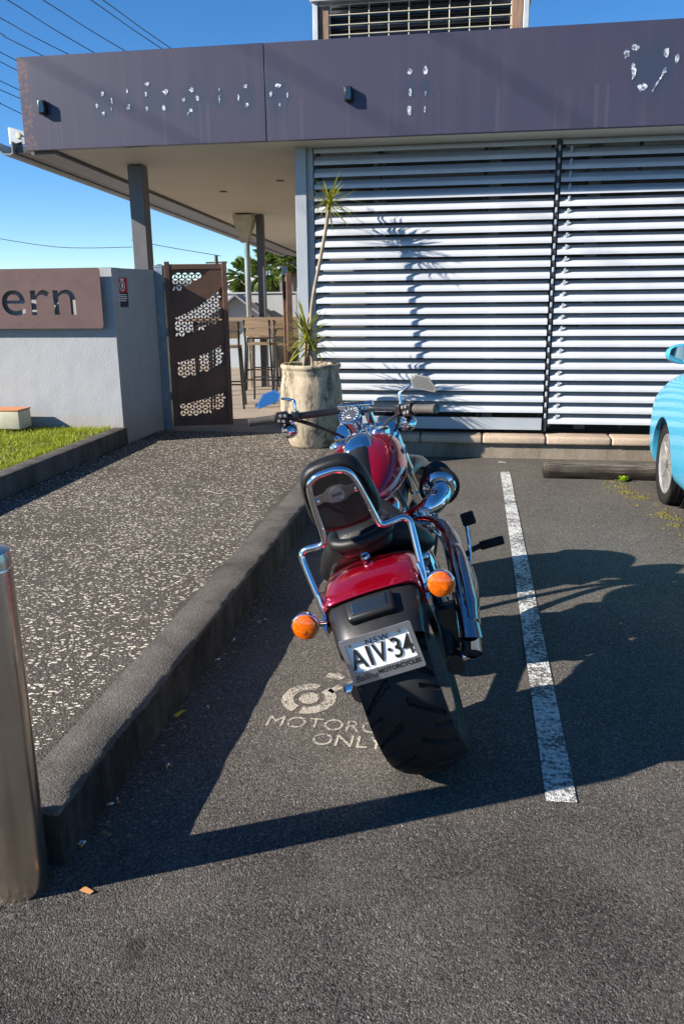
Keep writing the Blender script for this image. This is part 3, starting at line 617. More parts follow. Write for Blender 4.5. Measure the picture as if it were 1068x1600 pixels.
# ------------------------------------------------------------------ motorcycle (local: x right, y forward from the rear axle, z up)
BP, BYAW, BLEAN, STEER, RAKE = (-.075, 2.509, .016), R(4.6), R(19.7), R(-22.2), R(34)
bike = thing('motorcycle', 'red cruiser motorcycle with chrome sissy bar, leaning on its side stand in the bay', 'motorcycle')
bike.matrix_world = Matrix.Translation(BP) @ Matrix.Rotation(BYAW, 4, 'Z') @ Matrix.Rotation(-BLEAN, 4, 'Y')
SO = Vector((0, 1.27, .90)); SAX = Vector((0, -S_(RAKE), C_(RAKE)))
def steer(p):
    v = p-SO; return SO + v*C_(STEER) + SAX.cross(v)*S_(STEER) + SAX*(SAX.dot(v)*(1-C_(STEER)))
def bk(mb, name, mat, st=False, parent=None, **kw):
    if st: mb.xf(steer)
    return mb.build(name, mat, parent or bike, **kw)
def tyre(c, Ro, hw, n_th, groove, crown=.014):
    """tyre with cut tread grooves, section from bead to bead"""
    sec = []
    ins = Ro-.105 if hw > .1 else Ro-.085
    side = [(-hw*.80, ins), (-hw*.97, ins+.03), (-hw*1.0, Ro-.048)]
    N = 44 if groove else 14
    top = [(-hw*.985+2*hw*.985*i/N, Ro-.034*abs(-1+2*i/N)**3.2-crown*.3*abs(-1+2*i/N)**2) for i in range(N+1)]
    sec = side+top+[(-x, r) for x, r in side[::-1]]
    mb = MB(); ns = len(sec); vv = []
    for k in range(n_th):
        a = 2*math.pi*k/n_th
        for j, (x, r) in enumerate(sec):
            if groove and 3 <= j < 3+N+1:
                u = x/hw; per = 2*math.pi/15; sgn = 1 if u > 0 else -1
                ph = a/per + (.5 if sgn > 0 else 0); au = abs(u)
                line = ph - (.75*au**1.4); fr = line-math.floor(line)
                wv = .055
                if .14 < au < .93 and abs(fr-.5) < wv*(1.6-.5*au): r -= .012
                line2 = ph+.5-(.55*au); fr2 = line2-math.floor(line2)
                if .55 < au < .97 and abs(fr2-.5) < .05: r -= .009
            vv.append((c[0]+x, c[1]+r*C_(a), c[2]+r*S_(a)))
    ff = []
    for k in range(n_th):
        k2 = (k+1) % n_th
        for j in range(ns-1): ff.append((k*ns+j, k2*ns+j, k2*ns+j+1, k*ns+j+1))
    return mb.add(vv, ff)
def wheel(c, Ro, hw, name, st, groove, nsp=9):
    rr = Ro-(.10 if hw > .1 else .08)
    rim = MB().lathe([(rr-.03, -hw*.70), (rr+.004, -hw*.86), (rr+.006, -hw*.80), (rr-.012, -hw*.6), (rr-.03, 0), (rr-.012, hw*.6), (rr+.006, hw*.80), (rr+.004, hw*.86), (rr-.03, hw*.70), (rr-.045, hw*.4), (rr-.05, 0), (rr-.045, -hw*.4)], c, (1, 0, 0), 56, True)
    rim.lathe([(.035, -hw*.75), (.05, -hw*.6), (.045, 0), (.05, hw*.6), (.035, hw*.75)], c, (1, 0, 0), 24)
    w = bk(rim, name, 'rim_black', st)
    for sx in (-1, 1): bk(MB().lathe([(rr-.030, sx*hw*.70), (rr-.016, sx*hw*.80), (rr+.003, sx*hw*.868), (rr+.007, sx*hw*.83), (rr-.012, sx*hw*.72)], c, (1, 0, 0), 64, True), 'rim_lip', 'rim_black', st, w); bk(MB().lathe([(rr+.0035, sx*hw*.868), (rr+.0075, sx*hw*.872), (rr+.0085, sx*hw*.845)], c, (1, 0, 0), 72), 'rim_stripe', 'chrome', st, w)
    for i in range(nsp):
        a = 2*math.pi*i/nsp; d = Vector((0, C_(a), S_(a))); e = Vector((0, -S_(a), C_(a))); c_ = Vector(c); sp = []
        for q, ww, xx in ((.04, .022, hw*.45), (rr*.55, .013, hw*.36), (rr-.03, .018, hw*.3)): sp.append([c_+d*q+e*s*ww+Vector((t*xx, 0, 0)) for s, t in ((-1, -1), (1, -1), (1, 1), (-1, 1))])
        bk(MB().loft(sp), 'spoke', 'rim_black', st, w)
    bk(tyre(c, Ro, hw, 600 if groove else 96, groove), 'tyre', 'rubber', st, w, angle=30)
    return w
RW = (0, 0, .325); FW = (0, 1.71, .345)
rw = wheel(RW, .325, .122, 'rear_wheel', False, True)
bk(MB().lathe([(.06, .085), (.145, .085), (.145, .092), (.06, .092)], RW, (1, 0, 0), 48), 'brake_disc', 'dull_grey', parent=rw)
bk(MB().lathe([(.05, -.105), (.125, -.105), (.13, -.11), (.13, -.135), (.125, -.14), (.05, -.14)], RW, (1, 0, 0), 48), 'belt_pulley', 'dull_grey', parent=rw)
for sx in (-1, 1): bk(MB().lathe([(.030, sx*.150), (.030, sx*.185), (.022, sx*.190), (.022, sx*.215), (.015, sx*.222), (0, sx*.222)], RW, (1, 0, 0), 20), 'axle_nut', 'chrome')
fw = wheel(FW, .345, .066, 'front_wheel', True, False)
bk(MB().lathe([(.07, .07), (.15, .07), (.15, .076), (.07, .076)], FW, (1, 0, 0), 40), 'brake_disc', 'dull_grey', True, fw)
# swingarm, frame, side stand
for sx in (-1, 1):
    bk(MB().tube([(sx*.165, -.05, .325), (sx*.165, .12, .33), (sx*.15, .40, .37), (sx*.12, .62, .40)], [.03, .03, .028, .028], 12, smooth=5, flat=1.2), 'swingarm', 'black_metal')
    bk(MB().tube([(sx*.16, -.03, .335), (sx*.165, .10, .46), (sx*.15, .32, .60), (sx*.08, .52, .70)], .021, 10, smooth=5), 'upper_stay', 'black_metal')
    bk(MB().tube([(sx*.09, .60, .70), (sx*.13, .58, .45), (sx*.14, .62, .25), (sx*.14, .85, .17), (sx*.13, 1.15, .18), (sx*.06, 1.30, .55), (sx*.03, 1.30, .80)], .02, 10, smooth=5), 'frame_tube', 'black_metal')
bk(MB().tube([(0, .52, .70), (0, .80, .76), (0, 1.26, .86)], .032, 12, smooth=5), 'backbone', 'black_metal')
bk(MB().tube([(0, 1.31, .74), (0, 1.235, .93)], .04, 16), 'steering_head', 'black_metal')
bk(MB().tube([(-.15, .80, .20), (-.22, .74, .12), (-.345, .68, -.125)], [.014, .013, .012], 10, smooth=4), 'side_stand', 'chrome')
# engine
eng = bk(MB().box((0, .83, .33), (.24, .50, .26), .06, seg=3), 'crankcase', 'engine_metal')
bk(MB().lathe([(.0, .15), (.08, .148), (.105, .135), (.11, .10)], (0, .88, .34), (1, 0, 0), 32), 'cam_cover', 'chrome', parent=eng)
bk(MB().box((-.135, .78, .32), (.09, .60, .19), .045, seg=3), 'primary_cover', 'chrome', parent=eng)
for a, nm in ((24, 'front_cylinder'), (-24, 'rear_cylinder')):
    ax = Vector((0, S_(R(a)), C_(R(a)))); o0 = Vector((0, .86+.06*(1 if a > 0 else -1), .42)); prof = []
    for i in range(9): prof += [(.062, i*.021), (.086, i*.021+.003), (.086, i*.021+.009), (.062, i*.021+.012)]
    cy = bk(MB().lathe(prof, o0, ax, 28), nm, 'engine_metal', angle=30); m3 = Matrix.Rotation(R(-a), 3, 'X')
    bk(MB().box(o0+ax*.235, (.15, .14, .07), .02, m3, 2), 'rocker_cover', 'chrome', parent=cy)
    for px_ in (.05, .085): bk(MB().tube([o0+Vector((px_+.035, 0, -.02)), o0+ax*.22+Vector((px_, 0, 0))], .009, 8), 'pushrod_tube', 'chrome', parent=cy)
# intake: elbow and forward-facing cone filter
bk(MB().tube([(.07, .84, .60), (.15, .83, .615), (.225, .845, .635), (.262, .90, .655), (.265, .965, .665)], [.036, .04, .045, .048, .05], 20, smooth=5), 'intake_elbow', 'chrome')
bk(MB().lathe([(.052, -.006), (.066, -.012), (.074, -.004), (.076, .012), (.07, .02)], (.265, .965, .665), (0, 1, .08), 32), 'filter_flange', 'chrome')
pr = []
for i in range(24): pr.append((.084-.0009*i-(0 if i % 2 else .007), .012+i*.008))
bk(MB().lathe(pr+[(.05, .215), (0, .215)], (.265, .965, .665), (0, 1, .08), 36), 'air_filter', 'black_metal', angle=60)
bk(MB().lathe([(.074, -.004), (.086, .0), (.089, .012), (.084, .022), (.074, .02)], (.265, .965, .665), (0, 1, .08), 36), 'filter_ring', 'rubber')
bk(MB().box((.17, .79, .60), (.05, .035, .10), .008, Matrix.Rotation(R(20), 3, 'Z')), 'intake_bracket', 'chrome')
# exhausts
def pipe(pts, r, nm, slash):
    mb = MB().tube(pts, r, 24, caps=False, smooth=6); e = Vector(pts[-1]); d = (e-Vector(pts[-2])).normalized(); re = r[-1]
    upv = (Vector((.35, 0, 1))-d*d.dot(Vector((.35, 0, 1)))).normalized()
    def cut(p):
        t = (p-e).dot(d)
        return p+d*(slash*((p-e).dot(upv)/re)) if t > -.004 else p
    mb.xf(cut); p = bk(mb, nm, 'smoked_chrome', angle=80)
    inn = MB().lathe([(re, 0), (re-.004, 0), (re-.005, -.10), (0, -.10)], e, d, 24); inn.xf(lambda q: q+d*(slash*((q-e).dot(upv)/re)) if (q-e).dot(d) > -.05 else q)
    bk(inn, 'exhaust_tip', 'black_metal', parent=p); return p
p1 = pipe([(.10, .78, .60), (.20, .70, .60), (.250, .56, .57), (.262, .36, .55), (.258, .10, .51), (.250, -.19, .464)], [.022, .028, .036, .037, .037, .036], 'upper_exhaust', .055)
p2 = pipe([(.10, 1.04, .56), (.20, 1.10, .46), (.245, 1.0, .33), (.26, .70, .29), (.245, .3, .34), (.232, -.11, .375)], [.022, .025, .030, .036, .036, .034], 'lower_exhaust', .055)
bk(MB().tube([(.262, .42, .56), (.278, .30, .552), (.276, .05, .513), (.268, -.14, .482)], [.018, .025, .025, .02], 14, smooth=5, flat=1.4), 'heat_shield', 'smoked_chrome', parent=p1)
bk(MB().box((.20, .05, .43), (.10, .05, .14), .01), 'exhaust_bracket', 'black_metal', parent=p1)
# forward controls
bk(MB().tube([(.15, 1.08, .22), (.28, 1.12, .29), (.345, 1.12, .305)], .013, 10, smooth=4), 'peg_mount', 'black_metal')
bk(MB().lathe([(.017, 0), (.021, .006), (.021, .105), (.018, .112), (0, .112)], (.345, 1.12, .305), (1, 0, -.05), 16), 'foot_peg', 'rubber')
bk(MB().tube([(.25, 1.04, .20), (.295, 1.09, .30), (.318, 1.12, .42)], .008, 8, smooth=4), 'brake_lever', 'chrome')
bk(MB().box((.335, 1.12, .447), (.062, .022, .062), .006, Matrix.Rotation(R(-15), 3, 'X')), 'brake_pedal', 'rubber')
bk(MB().tube([(-.15, 1.08, .22), (-.28, 1.12, .29), (-.345, 1.12, .305)], .013, 10, smooth=4), 'peg_mount', 'black_metal'); bk(MB().lathe([(.017, 0), (.021, .006), (.021, .105), (0, .112)], (-.345, 1.12, .305), (-1, 0, 0), 16), 'foot_peg', 'rubber')
# tank: two red halves bridged by strip and console
TK = [(.600, .035, .815, .775), (.635, .070, .850, .760), (.70, .112, .892, .745), (.79, .150, .936, .735), (.89, .172, .968, .735), (.98, .178, .985, .745), (1.07, .170, .985, .765), (1.14, .148, .968, .785), (1.19, .105, .938, .81), (1.21, .06, .91, .83)]
def tank_sec(y, w, zt, zb):
    out = []
    for i in range(28):
        a = 2*math.pi*i/28; c, s_ = C_(a), S_(a); e = .72
        X = w*math.copysign(abs(c)**e, c); zc = zb+(zt-zb)*.42
        Z = zc + ((zt-zc) if s_ > 0 else (zc-zb))*math.copysign(abs(s_)**.85, s_)
        out.append(Vector((X, y, Z)))
    return out
tank = bk(MB().loft([tank_sec(*q) for q in TK]), 'fuel_tank', 'red_paint', sub=1, angle=180)
def tank_top(y):
    for a, b in zip(TK, TK[1:]):
        if a[0] <= y <= b[0]: t = (y-a[0])/(b[0]-a[0]); return a[2]+(b[2]-a[2])*t
    return TK[-1][2]
st_ = MB(); sec = []
for y, w in ((.585, .030), (.64, .036), (.72, .040), (.80, .042), (.86, .044), (.90, .046)):
    z = tank_top(max(.6, y)); sec.append([Vector((w*a, y, z+dz)) for a, dz in ((-1, -.012), (-.9, .003), (0, .008), (.9, .003), (1, -.012))])
st_.loft(sec, closed=False, caps=False); bk(st_, 'tank_strip', 'black_leather', solid=.006, angle=80, parent=tank)
sec = []
for y, w, h in ((.855, .050, .006), (.868, .062, .022), (.93, .068, .030), (1.0, .064, .032), (1.06, .054, .030), (1.12, .042, .018), (1.16, .03, .004)):
    z = tank_top(y); sec.append([Vector((w*a, y, z+h*b-.006)) for a, b in ((-1, -.6), (-.95, .2), (-.7, .75), (-.3, 1), (.3, 1), (.7, .75), (.95, .2), (1, -.6))])
con = bk(MB().loft(sec), 'tank_console', 'chrome', angle=50, parent=tank)
for x in (-.092, .092): bk(MB().lathe([(.046, -.02), (.050, .002), (.046, .009), (.038, .010), (.036, .014), (.012, .0155), (0, .0155)], (x, 1.06, tank_top(1.06)-.012), (x*.9, 0, 1), 30), 'fuel_cap', 'chrome', parent=tank)
for sx in (-1, 1):
    bk(MB().prism([(-.05, -.012), (.03, -.016), (.055, 0), (.03, .014), (-.05, .016), (-.06, .002)], (sx*.1785, 1.0, .87), (0, 1, 0), (0, .0, 1), .005*sx), 'tank_badge', 'chrome', parent=tank, smooth=False)
# seat
SE = [(.615, .055, .80, .775), (.57, .085, .79, .745), (.50, .125, .755, .71), (.42, .185, .728, .645), (.34, .215, .735, .615), (.27, .225, .765, .61), (.225, .195, .815, .63), (.195, .165, .828, .68), (.165, .14, .80, .70)]
sec = []
for y, w, zt, zb in SE:
    sec.append([Vector((w*x, y, zb+(zt-zb)*z)) for x, z in ((-.9, 0), (-1, .22), (-.95, .5), (-.78, .84), (-.4, 1.0), (0, .97), (.4, 1.0), (.78, .84), (.95, .5), (1, .22), (.9, 0), (0, 0))])
seat = bk(MB().loft(sec), 'rider_seat', 'black_leather', sub=2, angle=180)
def seam(pts, name='seam', par=None): return bk(MB().tube(pts, .0028, 6, smooth=5), name, 'dull_grey', parent=par)
seam([(.165*.8, .42, .722), (.19*.82, .34, .724), (.195*.82, .27, .746)], par=seat)
sec = []
for y, w, zt, zb in ((.28, .080, .81, .75), (.265, .096, .842, .745), (.23, .104, .852, .738), (.18, .106, .850, .734), (.13, .103, .842, .73), (.095, .095, .825, .73), (.075, .075, .80, .735)):
    sec.append([Vector((w*x, y, zb+(zt-zb)*z)) for x, z in ((-.95, 0), (-1, .4), (-.92, .8), (-.6, 1), (0, 1.04), (.6, 1), (.92, .8), (1, .4), (.95, 0), (0, 0))])
pil = bk(MB().loft(sec), 'pillion_seat', 'black_leather', sub=2, angle=180)
bk(MB().tube([(-.092, .145, .812), (-.090, .09, .80), (-.05, .067, .79), (0, .061, .788), (.05, .067, .79), (.090, .09, .80), (.092, .145, .812)], .0235, 14, smooth=5), 'rolled_edge', 'black_leather', parent=pil)
bk(MB().lathe([(.017, -.01), (.017, .006), (.012, .012), (0, .013)], (.0, .03, .745), (0, -.5, .8), 16), 'seat_bolt', 'chrome', parent=pil)
# rear fender (red), black extension, struts
def fender(a0, a1, Rf, hw, n, skirt, e=0):
    prof = [(-hw, -skirt), (-hw*1.0, -skirt*.45), (-hw*.965, -.022), (-hw*.86, -.006), (-hw*.6, .003), (-hw*.3, .007), (0, .008)]
    prof = prof+[(-x, r) for x, r in prof[-2::-1]]; secs = []
    for i in range(n+1):
        a = R(a0+(a1-a0)*i/n); tap = 1-e*(i/n)
        secs.append([Vector((x*tap, -(Rf+r)*S_(a), .325+(Rf+r)*C_(a))) for x, r in prof])
    return MB().loft(secs, caps=False, closed=False)
fen = bk(fender(-38, 24, .397, .157, 26, .115), 'rear_fender', 'red_paint', solid=.005, angle=60)
bk(fender(23, 49, .388, .150, 14, .115, .10), 'fender_extension', 'black_plastic', solid=.005, angle=60, parent=fen)
def onf(x, a, r=.39): return Vector((x, -r*S_(R(a)), .325+r*C_(R(a))))
e1 = Vector((0, -C_(R(34)), -S_(R(34)))); m3 = Matrix(((1, 0, 0), (0, e1.y, S_(R(34))*-1), (0, e1.z, C_(R(34))))).to_3x3(); m3 = Matrix.Rotation(R(34), 3, 'X')
bk(MB().box(onf(0, 33, .403), (.15, .075, .035), .012, m3, 3), 'tail_lamp_pad', 'black_plastic', parent=fen)
bk(MB().box(onf(0, 33, .417), (.115, .05, .018), .008, m3, 3), 'tail_lamp_lens', 'dark_glass', parent=fen)
bk(MB().tube([onf(-.150, 20, .385), onf(-.142, 23, .394), onf(-.11, 24.3, .402), onf(0, 24.3, .406), onf(.11, 24.3, .402), onf(.142, 23, .394), onf(.150, 20, .385)], .004, 6, smooth=4), 'fender_trim', 'red_paint', parent=fen)
for sx in (-1, 1):
    bk(MB().prism([(.30, .60), (.22, .665), (.02, .672), (-.10, .650), (-.165, .615), (-.16, .59), (-.08, .605), (.05, .625), (.2, .60), (.28, .56)], (sx*.1625, 0, 0), (0, 1, 0), (0, 0, 1), sx*.010), 'fender_strut', 'chrome', smooth=True, angle=30)
    for y, z in ((.15, .645), (-.02, .65), (-.12, .622)): bk(MB().lathe([(.013, 0), (.013, .008), (.008, .013), (0, .013)], (sx*.1725, y, z), (sx, 0, 0), 12), 'strut_bolt', 'chrome')
    c = Vector((sx*.219, -.18, .654))
    bk(MB().tube([(sx*.165, -.13, .62), (sx*.19, -.15, .637), c+Vector((-sx*.004, .02, 0))], [.012, .010, .016], 12, smooth=4), 'signal_stem', 'chrome')
    sg_ = bk(MB().lathe([(0, .062), (.018, .058), (.034, .042), (.041, .018), (.042, 0), (.040, -.003)], c, (0, 1, 0), 28), 'signal_housing', 'chrome')
    bk(MB().lathe([(.0405, .0), (.0405, -.006), (.037, -.016), (.026, -.022), (0, -.024)], c, (0, 1, 0), 28), 'signal_lens', 'amber_lens', parent=sg_)
    bk(MB().lathe([(.0435, .004), (.0435, -.004), (.0405, -.006)], c, (0, 1, 0), 28), 'signal_bezel', 'chrome', parent=sg_)
    bk(MB().lathe([(.009, -.0235), (.011, -.0245), (.0, -.026)], c+Vector((.008*sx, 0, -.006)), (0, 1, 0), 14), 'signal_bulb', 'amber_lens', parent=sg_)
# number plate
PC = Vector((0, -.315, .552)); pm = Matrix.Rotation(R(2.5), 3, 'X')
pu, pv, pw = Vector((1, 0, 0)), pm @ Vector((0, 0, 1)), pm @ Vector((0, -1, 0))
pl = place_mesh(holes_mesh(rrect(-.110, -.075, .110, .075, .007), [rrect(-.096, -.036, .096, .060, .004)], .007), 'plate_frame', 'plate_frame_silver', PC+pw*.003, pu, pv, bike)
def on_plate(x, y, d=0): return PC+pu*x+pv*y+pw*d
bk(MB().box(PC-pw*.004, (.212, .004, .144), .001, pm), 'number_plate', 'plate_white', parent=pl)
for s, x, sz, wx in (('A', -.073, .094, .70), ('I', -.037, .094, .9), ('V', -.004, .094, .68), ('·', .024, .080, 1), ('3', .047, .094, .72), ('4', .080, .094, .72)):
    text_obj('plate_lettering', s, sz, 'black_print', on_plate(x, .001, .0002), pu, pv, pl, .0004, wx=wx, off=.0008)
text_obj('plate_lettering', 'NSW', .026, 'black_print', on_plate(0, .047, .0002), pu, pv, pl, .0004, wx=1.1, space=1.25)
text_obj('frame_lettering', 'MOTORCYCLES', .0185, 'black_print', on_plate(.036, -.050, .0075), pu, pv, pl, .0003, wx=1.0, off=.0006)
text_obj('frame_lettering', 'Ballina', .027, 'black_print', on_plate(-.068, -.055, .0075), pu, pv, pl, .0003, shear=.3)
text_obj('frame_lettering', 'NSW PHONE 86 8444', .009, 'black_print', on_plate(.045, -.067, .0075), pu, pv, pl, .0002) if False else None
for x, y in ((-.082, .05), (.07, .052), (.096, -.020)): bk(MB().lathe([(.005, .0), (.005, .003), (0, .004)], on_plate(x, y, -.002), pw, 12), 'plate_bolt', 'chrome', parent=pl)
bk(MB().box(PC-pw*.022+Vector((0, .01, -.05)), (.10, .03, .08), .006, pm), 'plate_bracket', 'black_plastic', parent=pl)
# sissy bar with backrest
half = [(.162, -.10, .600), (.172, -.075, .70), (.181, -.045, .80), (.180, -.037, .835), (.160, -.036, .848), (.120, -.045, .848), (.098, -.05, .852), (.088, -.055, .875), (.080, -.075, .96), (.071, -.093, 1.03), (.058, -.10, 1.058), (.030, -.104, 1.072), (0, -.105, 1.074)]
full = [(-x, y, z) for x, y, z in half] + half[-2::-1]
sis = bk(MB().tube(full, .0105, 14, smooth=4), 'sissy_bar', 'chrome', angle=80)
for sx in (-1, 1): bk(MB().box((sx*.166, -.09, .645), (.012, .035, .13), .004, Matrix.Rotation(R(-14), 3, 'X')), 'bar_bracket', 'chrome', parent=sis)
tilt = math.atan2(.05, .20); pvz = Vector((0, -S_(tilt), C_(tilt))); pn = Vector((0, -C_(tilt), -S_(tilt))); c0 = Vector((0, -.044, .980))
pad = []
def padshape(k):
    out = []
    for i in range(32):
        a = 2*math.pi*i/32; x = .111*k*math.copysign(abs(C_(a))**.6, C_(a)); z = (.122*k)*math.copysign(abs(S_(a))**.62, S_(a)); x *= 1-.10*(z/.112); out.append((x, z))
    return out
for k, d in ((.80, .0), (.93, .004), (1.0, -.014), (1.03, -.032), (.99, -.052), (.86, -.066), (.5, -.073)):
    pad.append([c0+pu*x+pvz*z+pn*d for x, z in padshape(k)])
bkp = bk(MB().loft(pad), 'backrest_pad', 'black_leather', angle=80)
bk(MB().prism(padshape(.80), c0+pn*.001, pu, pvz, .004).xf(lambda p: p+pn*.004), 'backrest_plate', 'black_metal', parent=bkp)
cp = [(-.082, -.017), (-.04, -.014), (-.022, -.026), (0, -.030), (.022, -.026), (.04, -.014), (.082, -.017), (.082, .013), (.04, .014), (.022, .026), (0, .030), (-.022, .026), (-.04, .014), (-.082, .013)]
bk(MB().prism(cp, c0+pvz*.015+pn*.012, pu, pvz, -.004), 'cross_plate', 'dull_grey', parent=bkp, smooth=False)
bk(MB().lathe([(.024, 0), (.024, .004), (.019, .005), (.018, .003), (0, .003)], c0+pvz*.015+pn*.012, pn, 24), 'medallion', 'plate_frame_silver', parent=bkp)
bk(MB().prism([(-.016, -.005), (.016, -.005), (.016, .005), (-.016, .005)], c0+pvz*.015+pn*.0155, pu, pvz, -.001), 'medallion_bar', 'dull_grey', parent=bkp, smooth=False)
for x in (-.064, .064): bk(MB().lathe([(.008, 0), (.008, .005), (.004, .008), (0, .008)], c0+pvz*.013+pu*x+pn*.015, pn, 12), 'cross_plate_bolt', 'chrome', parent=bkp)
# fork, headlamp, front fender
for sx in (-1, 1):
    a = Vector((sx*.115, 1.71, .345)); t = a+SAX*.72
    fk = bk(MB().tube([a-SAX*.03, a+SAX*.30], .031, 18), 'fork_leg', 'chrome', True)
    bk(MB().tube([a+SAX*.30, t], .0245, 18), 'fork_tube', 'chrome', True, fk); bk(MB().tube([a+SAX*.46, a+SAX*.70], .034, 18), 'fork_cover', 'chrome', True, fk)
bk(MB().box(SO+SAX*.07+Vector((0, .045, 0)), (.30, .10, .035), .014, Matrix.Rotation(RAKE, 3, 'X'), 2), 'top_clamp', 'chrome', True)
bk(MB().box(SO-SAX*.10+Vector((0, .045, 0)), (.30, .09, .03), .012, Matrix.Rotation(RAKE, 3, 'X'), 2), 'lower_clamp', 'black_metal', True)
hl = bk(MB().lathe([(0, -.13), (.04, -.12), (.075, -.07), (.09, 0), (.094, .02), (.088, .026)], (0, 1.47, .87), (0, 1, -.1), 28), 'headlamp_shell', 'chrome', True)
bk(MB().lathe([(.087, .022), (.06, .038), (0, .045)], (0, 1.47, .87), (0, 1, -.1), 28), 'headlamp_lens', 'mirror_glass', True, hl)
ff_ = []
for i in range(19):
    a = R(-62+118*i/18); rr = .372
    ff_.append([Vector((x, FW[1]-(rr+q)*S_(a), FW[2]+(rr+q)*C_(a))) for x, q in ((-.088, -.06), (-.088, -.02), (-.07, .0), (-.03, .008), (0, .009), (.03, .008), (.07, .0), (.088, -.02), (.088, -.06))])
bk(MB().loft(ff_, caps=False, closed=False), 'front_fender', 'black_metal', True, solid=.004, angle=60)
# handlebar group (turned with the steering)
HB = [(.438, .989, 1.097), (.36, 1.028, 1.095), (.24, 1.095, 1.090), (.13, 1.165, 1.085), (.06, 1.195, 1.083), (0, 1.20, 1.083)]
hb = bk(MB().tube(HB + [(-x, y, z) for x, y, z in HB[-2::-1]], .0165, 16, smooth=4), 'handlebar', 'black_metal', True)
gdir = (Vector(HB[0])-Vector(HB[1])).normalized()
for sx in (-1, 1):
    mir = lambda p: Vector((p.x*sx, p.y, p.z)); g0 = mir(Vector(HB[0])); gdv = mir(gdir)
    prof = [(.0195, -.118), (.021, -.112)] + [(.0192 if i % 2 else .0186, -.105+i*.010) for i in range(10)] + [(.0205, -.004), (.0205, .004), (.012, .008), (0, .008)]
    bk(MB().lathe(prof, g0, gdv, 22), 'grip', 'grip_rubber', True, hb); bk(MB().lathe([(.0165, .006), (.0165, .0095), (0, .0105)], g0, gdv, 20), 'grip_end', 'black_metal', True, hb)
    sw = g0-gdv*.150; x_, y_, z_ = frame(gdv); mm = Matrix((gdv, Vector((0, 0, 1)).cross(gdv).normalized(), Vector((0, 0, 1)))).transposed()
    bk(MB().box(sw, (.060, .052, .056), .010, mm, 2), 'switch_housing', 'black_plastic', True, hb)
    for i, (du, dz) in enumerate(((-.014, .012), (.006, .014), (-.004, -.012), (.016, -.008))):
        b_ = mm.col[1]; s_back = -1 if b_.y > 0 else 1
        bk(MB().box(sw+gdv*du+b_*(s_back*.028)+Vector((0, 0, dz)), (.014, .008, .013), .002, mm), 'switch_button', 'stud_grey', True, hb)
    pc = g0-gdv*.205; bk(MB().box(pc+Vector((0, .012, 0)), (.036, .06, .042), .008, mm, 2), 'lever_perch', 'black_metal', True, hb)
    bk(MB().tube([pc+Vector((0, .045, -.004)), pc+gdv*.06+Vector((0, .065, -.006)), pc+gdv*.13+Vector((0, .062, -.012)), pc+gdv*.185+Vector((0, .058, -.012))], [.009, .008, .007, .009], 10, smooth=4, flat=.7), 'lever', 'black_metal', True, hb)
    m0 = pc+Vector((0, .01, .02)); top = m0+Vector((sx*.012, .01, .052)); out = m0+Vector((sx*.056, -.005, .078 if sx > 0 else .066))
    ms = bk(MB().tube([m0, m0+Vector((-sx*.002, .006, .04)), top, out], [.008, .008, .0075, .006], 12, smooth=6), 'mirror_stem', 'chrome', True, hb)
    ma = out+Vector((sx*.055, -.008, .005)); shp = [(-.055, .004), (-.036, .031), (.026, .029), (.070, -.018), (.062, -.031), (-.040, -.026)]
    mu = Vector((sx*.97, .06, -.22 if sx > 0 else -.30)).normalized(); mn = Vector((-.10*sx, -.90, .42 if sx < 0 else .12)).normalized(); mv = mn.cross(mu).normalized(); mu = mv.cross(mn).normalized()
    if mv.z < 0: mv = -mv
    bd = MB(); fr = [ma+mu*a+mv*b for a, b in shp]; bd.loft([[p+mn*.004 for p in fr], [p-mn*.002 for p in fr], [ma+(p-ma)*.7-mn*.016 for p in fr]]); mbx = bk(bd, 'mirror_shell', 'chrome', True, hb, smooth=False)
    bk(MB().add([ma+(p-ma)*.82+mn*.0052 for p in fr], [tuple(range(6))]), 'mirror_face', 'mirror_silver', True, hb, smooth=False)
    ic = pc+Vector((sx*.03, -.012, -.062))
    bk(MB().lathe([(0, -.045), (.016, -.042), (.030, -.026), (.035, 0), (.033, .02), (.026, .026), (0, .03)], ic, (0, 1, 0), 24), 'front_signal', 'chrome', True, hb); bk(MB().tube([pc+Vector((0, .01, -.015)), ic+Vector((0, .005, .028))], .007, 8), 'front_signal_stem', 'chrome', True, hb)
for x in (-.055, .055): bk(MB().tube([SO+SAX*.08+Vector((x, .03, 0)), Vector((x, 1.2, 1.075))], [.02, .019], 16), 'riser', 'chrome', True)
bk(MB().box((0, 1.20, 1.098), (.165, .05, .032), .008, Matrix.Rotation(R(12), 3, 'X'), 2), 'bar_clamp', 'chrome', True)
for i in range(6): bk(MB().box((-.045+i*.018, 1.178, 1.116), (.011, .012, .003), 0, Matrix.Rotation(R(12), 3, 'X')), 'clamp_vent', 'black_metal', True)
sax = Vector((0, -.62, .78)).normalized(); sc_ = Vector((0, 1.125, 1.065))
spd = bk(MB().lathe([(.0, -.07), (.034, -.065), (.046, -.03), (.050, 0), (.053, .006), (.052, .014), (.046, .016), (.045, .010)], sc_, sax, 36), 'speedometer', 'chrome', True)
bk(MB().lathe([(.0455, .010), (0, .0105)], sc_, sax, 36), 'dial', 'dial_face', True, spd)
fx = Vector((1, 0, 0)); fy = sax.cross(fx)
for i in range(13):
    a = R(-130+260*i/12); d = fx*S_(a)+fy*C_(a); e = fx*C_(a)-fy*S_(a); q = sc_+sax*.0114; l0 = .030 if i % 2 == 0 else .034
    bk(MB().add([q+d*l0-e*.0012, q+d*l0+e*.0012, q+d*.041+e*.0012, q+d*.041-e*.0012], [(0, 1, 2, 3)]), 'dial_tick', 'white_print', True, spd, smooth=False)
q = sc_+sax*.0118; a = R(-120); d = fx*S_(a)+fy*C_(a); e = fx*C_(a)-fy*S_(a)
